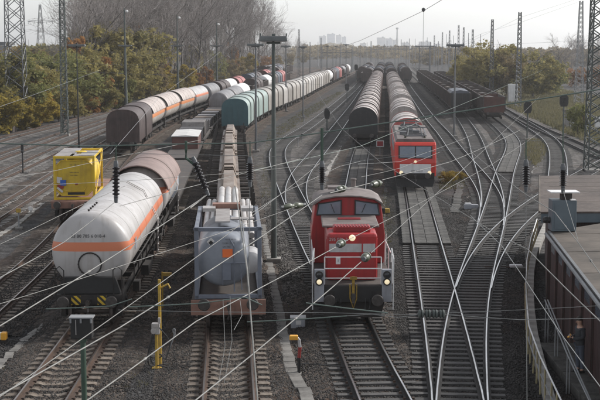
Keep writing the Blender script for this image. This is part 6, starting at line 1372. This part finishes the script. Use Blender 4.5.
for k in range(4):
    big, twig = grow(20, rng, spread=(.50, .62, .42, .55)[k]); a = fastmesh('trunk', *tubes3(big), M['bark']); b = fastmesh('crown', *tubes3(twig), M['twig']); BARE.append((a.data, b.data)); bpy.data.objects.remove(a); bpy.data.objects.remove(b)
LEAFY = []
for k in range(5):
    big, twig = grow(10, rng, spread=.6, levels=3, kids=(7, 5, 3)); a = fastmesh('trunk', *tubes3(big+twig), M['bark'])
    hh_, ww, z0, nc = ((10, 8.5, 1.0, 34), (10, 7, .6, 30), (10, 10, .8, 40), (10, 6, .3, 26), (10, 9, .2, 36))[k]
    b = fastmesh('crown', *crownmesh(rng, hh_, ww, z0, int(nc*1.7), 10500, .19), M['leaf_olive']); LEAFY.append((a.data, b.data)); bpy.data.objects.remove(a); bpy.data.objects.remove(b)
def tree(name, label, cat, loc, h, meshes, ref, leaf=None, wscale=1.0, group=None):
    root = thing(name, label, cat, loc, random.uniform(0, 6.28), group); s_ = h/ref; root.scale = (s_*wscale, s_*wscale, s_)
    for nm, me in zip(('trunk', 'crown'), meshes):
        o = bpy.data.objects.new(nm, me); COL.objects.link(o); o.parent = root
        if nm == 'crown' and leaf: o.material_slots[0].link = 'OBJECT'; o.material_slots[0].material = M[leaf]
    return root
def Zf(px): return float(np.interp(px, [-20, 0, 60, 120, 200, 260, 300], [158, 163, 188, 222, 305, 440, 760]))
def place_tree(px, Y, topy): p = PY(px, 46, Y); return (p.x, p.y, -.35), 10.6+(46-topy)*Y/FPX
top = lambda x: float(np.interp(x, [70, 78, 88, 110, 150, 200, 238, 250, 262, 270, 278, 288, 300, 312], [28, 10, 0, -6, -9, -9, -8, 0, 10, 20, 30, 37, 41, 44]))
i = 0
for px in np.arange(76, 312, 3.2):
    x = px+random.uniform(-3, 3); Y = Zf(x)*random.uniform(1.05, 1.45); loc, h = place_tree(x, Y, top(x)+random.uniform(0, 9))
    tree('bare_tree', 'tall leafless grey tree in the wood left of the yard', 'tree', loc, h, BARE[i % 4], 19.0, wscale=random.uniform(.8, 1.1), group='leafless trees of the wood'); i += 1
for px in np.arange(84, 300, 6.0):          # second rank, denser and lower
    x = px+random.uniform(-3, 3); Y = Zf(x)*random.uniform(1.02, 1.2); loc, h = place_tree(x, Y, top(x)+random.uniform(10, 26))
    tree('bare_tree', 'tall leafless grey tree in the wood left of the yard', 'tree', loc, h, BARE[(i*3+1) % 4], 19.0, wscale=random.uniform(.9, 1.3), group='leafless trees of the wood'); i += 1
LT = [(108, 1.22, 16, 'leaf_brown', 1, .9, 'tall faded brown tree top left of the rust orange top'), (151, 1.16, 30, 'leaf_orange', 1, .75, 'slim russet tree before the bare trees'), (166, 1.12, 44, 'leaf_brown', 3, .9, 'slim brown tree left of the second globe lamp mast'), (192, 1.12, 46, 'leaf_olive', 3, .9, 'slim olive tree right of the second globe lamp mast'), (231, 1.12, 42, 'leaf_orange', 1, .7, 'slim russet tree right of the third globe lamp mast'), (78, 1.05, 38, 'leaf_orange', 3, .8, 'slim russet tree right of the slim dark lattice mast'), (88, 1.3, 30, 'leaf_green', 0, .8, 'tall green tree at the left end of the bare wood'), (33, .97, 72, 'leaf_orange', 1, 1.0, 'russet bush between the wide tower and the pylon'), (118, .96, 70, 'leaf_green', 3, 1.3, 'green bush left of the globe lamp mast foot'),   # px, depth factor, top y, leaf, mesh, width scale, label
 (92, 1.10, 27, 'leaf_olive', 0, 1.1, 'tall olive tree behind the slim dark lattice mast'), (112, 1.06, 25, 'leaf_olive', 2, 1.0, 'broad olive tree left of the globe lamp mast'), (140, 1.05, 27, 'leaf_olive', 0, 1.1, 'tall olive tree right of the globe lamp mast'), (131, 1.18, 13, 'leaf_orange', 1, .8, 'rust orange tree top above the olive trees'),
 (122, 1.0, 50, 'leaf_olive', 2, 1.2, 'low olive tree at the foot of the globe lamp mast'), (150, 1.0, 58, 'leaf_brown', 4, 1.2, 'faded brown tree behind the sunshaded wagons'),
 (96, .98, 56, 'leaf_orange', 3, 1.1, 'rust orange tree right of the T head lamp mast'), (82, 1.0, 46, 'leaf_olive', 4, 1.1, 'olive tree behind the T head lamp mast'), (55, 1.0, 52, 'leaf_green', 2, 1.25, 'dull green tree left of the slim dark mast'), (42, 1.08, 50, 'leaf_green', 0, 1.2, 'green tree behind the yellow shrubs, under the pylon'), (28, .99, 60, 'leaf_olive', 4, 1.3, 'olive tree beside the wide lattice tower'),
 (8, 1.0, 56, 'leaf_green', 4, 1.3, 'dull green tree left of the wide lattice tower'), (-8, 1.02, 50, 'leaf_olive', 2, 1.2, 'olive tree cut by the left edge'), (70, 1.1, 50, 'leaf_brown', 1, 1.3, 'faded brown tree behind the slim dark mast'), (20, 1.2, 46, 'leaf_brown', 2, 1.3, 'faded brown tree behind the wide lattice tower'),
 (38, .93, 92, 'leaf_yellow', 4, 1.6, 'bright yellow shrub right of the wide lattice tower'), (24, .92, 96, 'leaf_yellow', 3, 1.7, 'bright yellow shrub at the foot of the wide tower'), (3, .93, 92, 'leaf_yellow', 4, 1.5, 'yellow shrub at the left edge behind the dark shed'), (57, .95, 82, 'leaf_olive', 2, 1.3, 'olive shrub left of the slim mast foot'), (73, .96, 84, 'leaf_olive', 4, 1.4, 'olive shrub right of the slim mast foot'), (90, .96, 96, 'leaf_orange', 3, 1.8, 'low rusty shrub beside the track nearest the wood'),
 (104, .95, 84, 'leaf_olive', 4, 1.6, 'dark olive shrub behind the dark brown hood'), (160, 1.0, 66, 'leaf_yellow', 0, 1.2, 'yellow tree above the second sunshaded tank'), (172, .98, 76, 'leaf_olive', 4, 1.5, 'olive shrub beside the bare trees'), (186, 1.0, 64, 'leaf_yellow', 1, 1.2, 'yellowish tree right of the second globe lamp mast'), (196, .98, 72, 'leaf_orange', 3, 1.3, 'small orange shrub above the third sunshaded tank'), (206, .98, 66, 'leaf_orange', 1, 1.0, 'orange tree left of the third globe lamp mast'),
 (212, 1.1, 50, 'leaf_green', 0, 1.1, 'dark green tree among the bare trees'), (224, 1.0, 72, 'leaf_olive', 4, 1.4, 'olive shrub above the white ended tank'), (236, 1.0, 58, 'leaf_brown', 2, 1.2, 'faded brown tree right of the third globe lamp'), (249, 1.0, 53, 'leaf_yellow', 1, 1.1, 'yellow green tree left of the big double headed lamp'), (264, 1.0, 55, 'leaf_orange', 0, 1.1, 'orange brown tree behind the big double headed lamp'), (276, .99, 54, 'leaf_brown', 2, 1.0, 'brown tree right of the big double headed lamp'), (290, 1.0, 53, 'leaf_brown', 4, 1.0, 'brownish tree at the very end of the wood'), (304, 1.0, 52, 'leaf_brown', 2, 1.1, 'hazy brown tree at the foot of the hill')]
for px, df, ty, lf, k, ws_, lb in LT:
    loc, h = place_tree(px, Zf(px)*df, ty); tree('autumn_tree' if h > 5 else 'shrub', lb, 'tree' if h > 5 else 'shrub', loc, h, LEAFY[k], 10.0, lf, ws_)
RT = [(477, 262, 48, 'leaf_olive', 0, 1.25, 'olive brown bush left of the mast on the right'), (496, 268, 42, 'leaf_olive', 2, 1.25, 'largest round olive bush, left of the white relay cabinet'), (507, 262, 52, 'leaf_brown', 4, 1.1, 'faded brown bush behind the white relay cabinet'), (534, 255, 50, 'leaf_olive', 2, 1.2, 'round green bush right of the white relay cabinet'), (546, 275, 58, 'leaf_green', 4, 1.3, 'low green bush beside the cinder path'), (467, 300, 54, 'leaf_olive', 4, 1.2, 'olive bush at the left end of the bushes'), (580, 150, 103, 'leaf_green', 4, 1.0, 'dark green shrub beside the white walled hut'), (556, 300, 66, 'leaf_olive', 4, 1.3, 'small olive bush by the bend of the cinder path'), (578, 330, 67, 'leaf_orange', 4, 1.4, 'rusty orange bush beyond the cinder path'), (598, 330, 66, 'leaf_orange', 4, 1.4, 'rusty orange bush behind the big right hand tower'), (520, 290, 62, 'leaf_brown', 4, 1.3, 'faded brown bush between the round bushes')]
for px, Y, ty, lf, k, ws_, lb in RT:
    loc, h = place_tree(px, Y, ty); tree('bush' if h > 4 else 'shrub', lb, 'bush', loc, h, LEAFY[k], 10.0, lf, ws_)
for j, px in enumerate((560, 566, 573, 582, 590, 598, 606)):
    loc, h = place_tree(px+random.uniform(-2, 2), random.uniform(380, 460), random.uniform(42, 49)); tree('bare_tree', 'hazy leafless tree beyond the cinder path on the right', 'tree', loc, h, BARE[j % 4], 19.0, wscale=1.3, group='leafless trees beyond the path')
p = ground_at(449, 183); yb = tree('yellow_bush', 'small yellow bush between the electric engine and the points', 'bush', (p.x, p.y, -.34), .95, LEAFY[4], 10.0, 'leaf_yellow', 1.7)
p = ground_at(459, 180); tree('yellow_bush', 'smaller yellow green bush right of the small yellow bush', 'bush', (p.x, p.y, -.34), .7, LEAFY[2], 10.0, 'leaf_yellow', 1.6)
# far woods as one mass each
def mass(label, items, leaf):
    Vs, Fs, o = [], [], 0
    for (px, Y, ty, wd_) in items:
        loc, h = place_tree(px, Y, ty); V, F = crownmesh(rng, h, wd_, 0, 22, 900, .9); V = V+np.array(loc); Vs.append(V); Fs.append(F+o); o += len(V)
    tag(fastmesh('far_wood', np.concatenate(Vs), np.concatenate(Fs), M[leaf], kind='stuff'), label)
mass('hazy far wood along the horizon on the right', [(px+random.uniform(-2, 2), random.uniform(650, 1000), random.uniform(46, 51), 26) for px in np.arange(425, 640, 3.0)], 'leaf_brown')
mass('hazy far trees at the end of the yard', [(px+random.uniform(-2, 2), random.uniform(1000, 1400), random.uniform(44, 50), 34) for px in np.arange(300, 440, 3.0)], 'leaf_brown')
mass('hazy far wood along the horizon on the left', [(px+random.uniform(-2, 2), random.uniform(420, 700), random.uniform(45, 49), 24) for px in np.arange(-30, 90, 4.0)], 'leaf_olive')
# grass tufts and weeds
def tufts(name, label, polyg, n, size, zr=-.32):
    xs = [p.x for p in polyg]; ys = [p.y for p in polyg]; out = []
    def inside(x, y):
        c = False; j = len(polyg)-1
        for i2 in range(len(polyg)):
            a, b2 = polyg[i2], polyg[j]
            if (a.y > y) != (b2.y > y) and x < (b2.x-a.x)*(y-a.y)/(b2.y-a.y)+a.x: c = not c
            j = i2
        return c
    while len(out) < n:
        x, y = random.uniform(min(xs), max(xs)), random.uniform(min(ys), max(ys))
        if inside(x, y): out.append((x, y))
    V = []; F = []
    for x, y in out:
        for k in range(4):
            a = random.uniform(0, 6.28); h = size*random.uniform(.5, 1.3); ox, oy = random.gauss(0, size*.4), random.gauss(0, size*.4); w_ = size*.14; lx, ly = random.gauss(0, h*.35), random.gauss(0, h*.35); b0 = len(V)
            V += [(x+ox-w_*math.cos(a), y+oy-w_*math.sin(a), zr), (x+ox+w_*math.cos(a), y+oy+w_*math.sin(a), zr), (x+ox+lx, y+oy+ly, zr+h)]; F.append((b0, b0+1, b0+2))
    tag(fastmesh(name, np.array(V), np.array(F), M['grass'], kind='stuff'), label)
tufts('grass', 'rough grass on the right hand verge', [P(x, y, -.32) for x, y in [(508, 107), (540, 122), (590, 144), (640, 150), (640, 112), (600, 98), (560, 90), (510, 86)]], 9000, .55)
tufts('grass', 'rough grass at the foot of the wood', [P(x, y, -.32) for x, y in [(-60, 140), (0, 132), (60, 118), (120, 103), (200, 87), (200, 80), (100, 95), (-60, 118)]], 8000, .7)
tufts('weeds', 'green weeds between the pale hoods and the empty track', [P(x, y, -.32) for x, y in [(262, 160), (270, 150), (282, 138), (320, 110), (345, 92), (338, 92), (300, 112), (268, 134)]], 1300, .17)
tufts('weeds', 'weeds around the points behind the shunting engine', [P(x, y, -.32) for x, y in [(262, 200), (278, 200), (272, 170), (262, 168)]], 260, .16)
tufts('weeds', 'weeds beside the yellow bush', [P(x, y, -.32) for x, y in [(438, 190), (470, 190), (464, 172), (440, 172)]], 260, .2)
tufts('weeds', 'weeds along the trough lids between the engines', [P(x, y, -.32) for x, y in [(380, 250), (398, 250), (392, 196), (380, 190)]], 260, .14)
tufts('weeds', 'weeds inside the curved depot siding', [P(x, y, -.32) for x, y in [(524, 156), (536, 168), (548, 150), (540, 140), (528, 140)]], 500, .3)
for wx_, wy_, wn in ((130, 368, 40), (300, 350, 30), (176, 330, 30), (395, 280, 50), (508, 330, 40), (330, 215, 50), (20, 380, 30), (310, 300, 40), (255, 290, 40)):
    tufts('weeds', 'scattered small weeds in the gravel %s' % {130: 'beside the brake test post', 300: 'beside the bent standpipe', 176: 'between tank wagon and container', 395: 'between the engine and the points', 508: 'between the points and the railing', 330: 'behind the shunting engine', 20: 'left of the signal post', 310: 'left of the shunting engine', 255: 'behind the junction box'}[wx_], [P(wx_+a, wy_+b2, -.32) for a, b2 in ((-18, -22), (18, -22), (22, 24), (-22, 24))], wn, .085)
# --- hill and city far away
hl = MB(); n = 40; v = []
for i2 in range(n+1):
    px = 270+150*i2/n; hgt = 16*math.exp(-((px-332)/26)**2)+6*math.exp(-((px-392)/22)**2)+1.2*math.sin(px*.5)
    for Y, z in ((1900, -.3), (2300, max(.2, hgt)), (3000, -.3)): q = PY(px, 46, Y); v.append((q.x, Y, z))
hl.add(v, [(i2*3+j, i2*3+j+1, (i2+1)*3+j+1, (i2+1)*3+j) for i2 in range(n) for j in range(2)]); tag(hl.build('hills', M['leaf_brown'], smooth=True), 'low wooded hill beyond the yard', kind='structure')
def facade(name, c1, c2):
    m = bpy.data.materials.new(name); m.use_nodes = True; nn = m.node_tree.nodes; l = m.node_tree.links; b = nn['Principled BSDF']; tc = nn.new('ShaderNodeTexCoord'); mp = nn.new('ShaderNodeMapping'); mp.inputs['Rotation'].default_value = (R(90), 0, 0)
    br = nn.new('ShaderNodeTexBrick'); br.offset = 0; br.inputs['Scale'].default_value = 1; br.inputs['Brick Width'].default_value = 3.2; br.inputs['Row Height'].default_value = 3.0; br.inputs['Mortar Size'].default_value = .75; br.inputs['Color1'].default_value = (*c2, 1); br.inputs['Color2'].default_value = (*c2, 1); br.inputs['Mortar'].default_value = (*c1, 1)
    l.new(tc.outputs['Object'], mp.inputs[0]); l.new(mp.outputs[0], br.inputs[0]); l.new(br.outputs[0], b.inputs['Base Color']); return m
FA = [facade('haze pale flats', (.72, .71, .70), (.36, .40, .46)), facade('haze grey flats', (.62, .63, .66), (.34, .38, .44))]  # facades lightened: part of the distance haze is put into their colour
for i2, (x0, x1, ty, Y) in enumerate(((319, 326, 34, 2200), (327, 335, 31.5, 2250), (336, 341, 33, 2200), (341.5, 346, 35, 2260), (377, 385, 36, 1800), (385.5, 392, 37, 1850), (392.5, 398, 38.5, 1780), (402, 409, 42, 1700), (419, 430, 41, 1600), (360, 366, 43, 1700), (434, 440, 43.5, 1700))):
    Y *= 1.75; a, c = PY(x0, 46, Y), PY(x1, 46, Y); h = 10.3+(46-ty)*.82*Y/FPX; root = thing('apartment_block', ['hazy block of flats at the left end of the hill', 'tallest hazy block of flats on the hill', 'narrow hazy block right of the tallest on the hill', 'low hazy block at the right end of the hill', 'wide hazy block left of the chimney', 'hazy block between the wide block and the chimney', 'hazy block touching the chimney', 'low hazy block right of the chimney', 'hazy block behind the lamp gantry', 'faint low block left of the chimney group', 'faint block right of the lamp gantry'][i2], 'block of flats', ((a.x+c.x)/2, Y, -.3))
    wv = c.x-a.x; box('wall', FA[i2 % 2], root, 0, 0, h/2, wv, 14, h); box('roof', M['mast_grey'], root, 0, 0, h+.3, wv+.6, 14.6, .6); box('lift_tower', FA[1], root, wv*.2, 0, h+2, wv*.2, 5, 2.8)
q = PY(397, 46, 2900); ch = thing('chimney', 'slim hazy chimney on the horizon', 'chimney', (q.x, 2900, -.3)); MB().tube([(0, 0, 0), (0, 0, 52)], 2.3, 12, r2=1.5).build('shaft', M['mast_pale'], ch); MB().lathe([(0, 1.8), (.8, 3.0), (3.2, 3.0), (4, 1.8)], (0, 0, 49), 'Z', 14).build('head', M['mast_grey'], ch)
q = PY(1, 46, 420); fb = thing('far_building', 'far flat roofed grey building behind the wide lattice tower', 'building', (q.x, 420, -.3)); box('wall', M['mast_pale'], fb, -1.5, 0, 5.4, 8, 10, 10.8); box('roof', M['mast_grey'], fb, -1.2, 0, 11.4, 9.4, 11, 1.1)
# --- the air over the yard
hz = MB().box(0, 2150, 34.0, 9000, 5200, 71).build('haze', bpy.data.materials.new('haze')); tag(hz, kind='stuff'); hm = hz.data.materials[0]; hm.use_nodes = True; hn = hm.node_tree.nodes; hn.remove(hn['Principled BSDF'])
pv = hn.new('ShaderNodeVolumePrincipled'); pv.inputs['Color'].default_value = (.985, .99, 1.0, 1); pv.inputs['Density'].default_value = HAZE; pv.inputs['Anisotropy'].default_value = .6
hm.node_tree.links.new(pv.outputs[0], hn['Material Output'].inputs['Volume'])
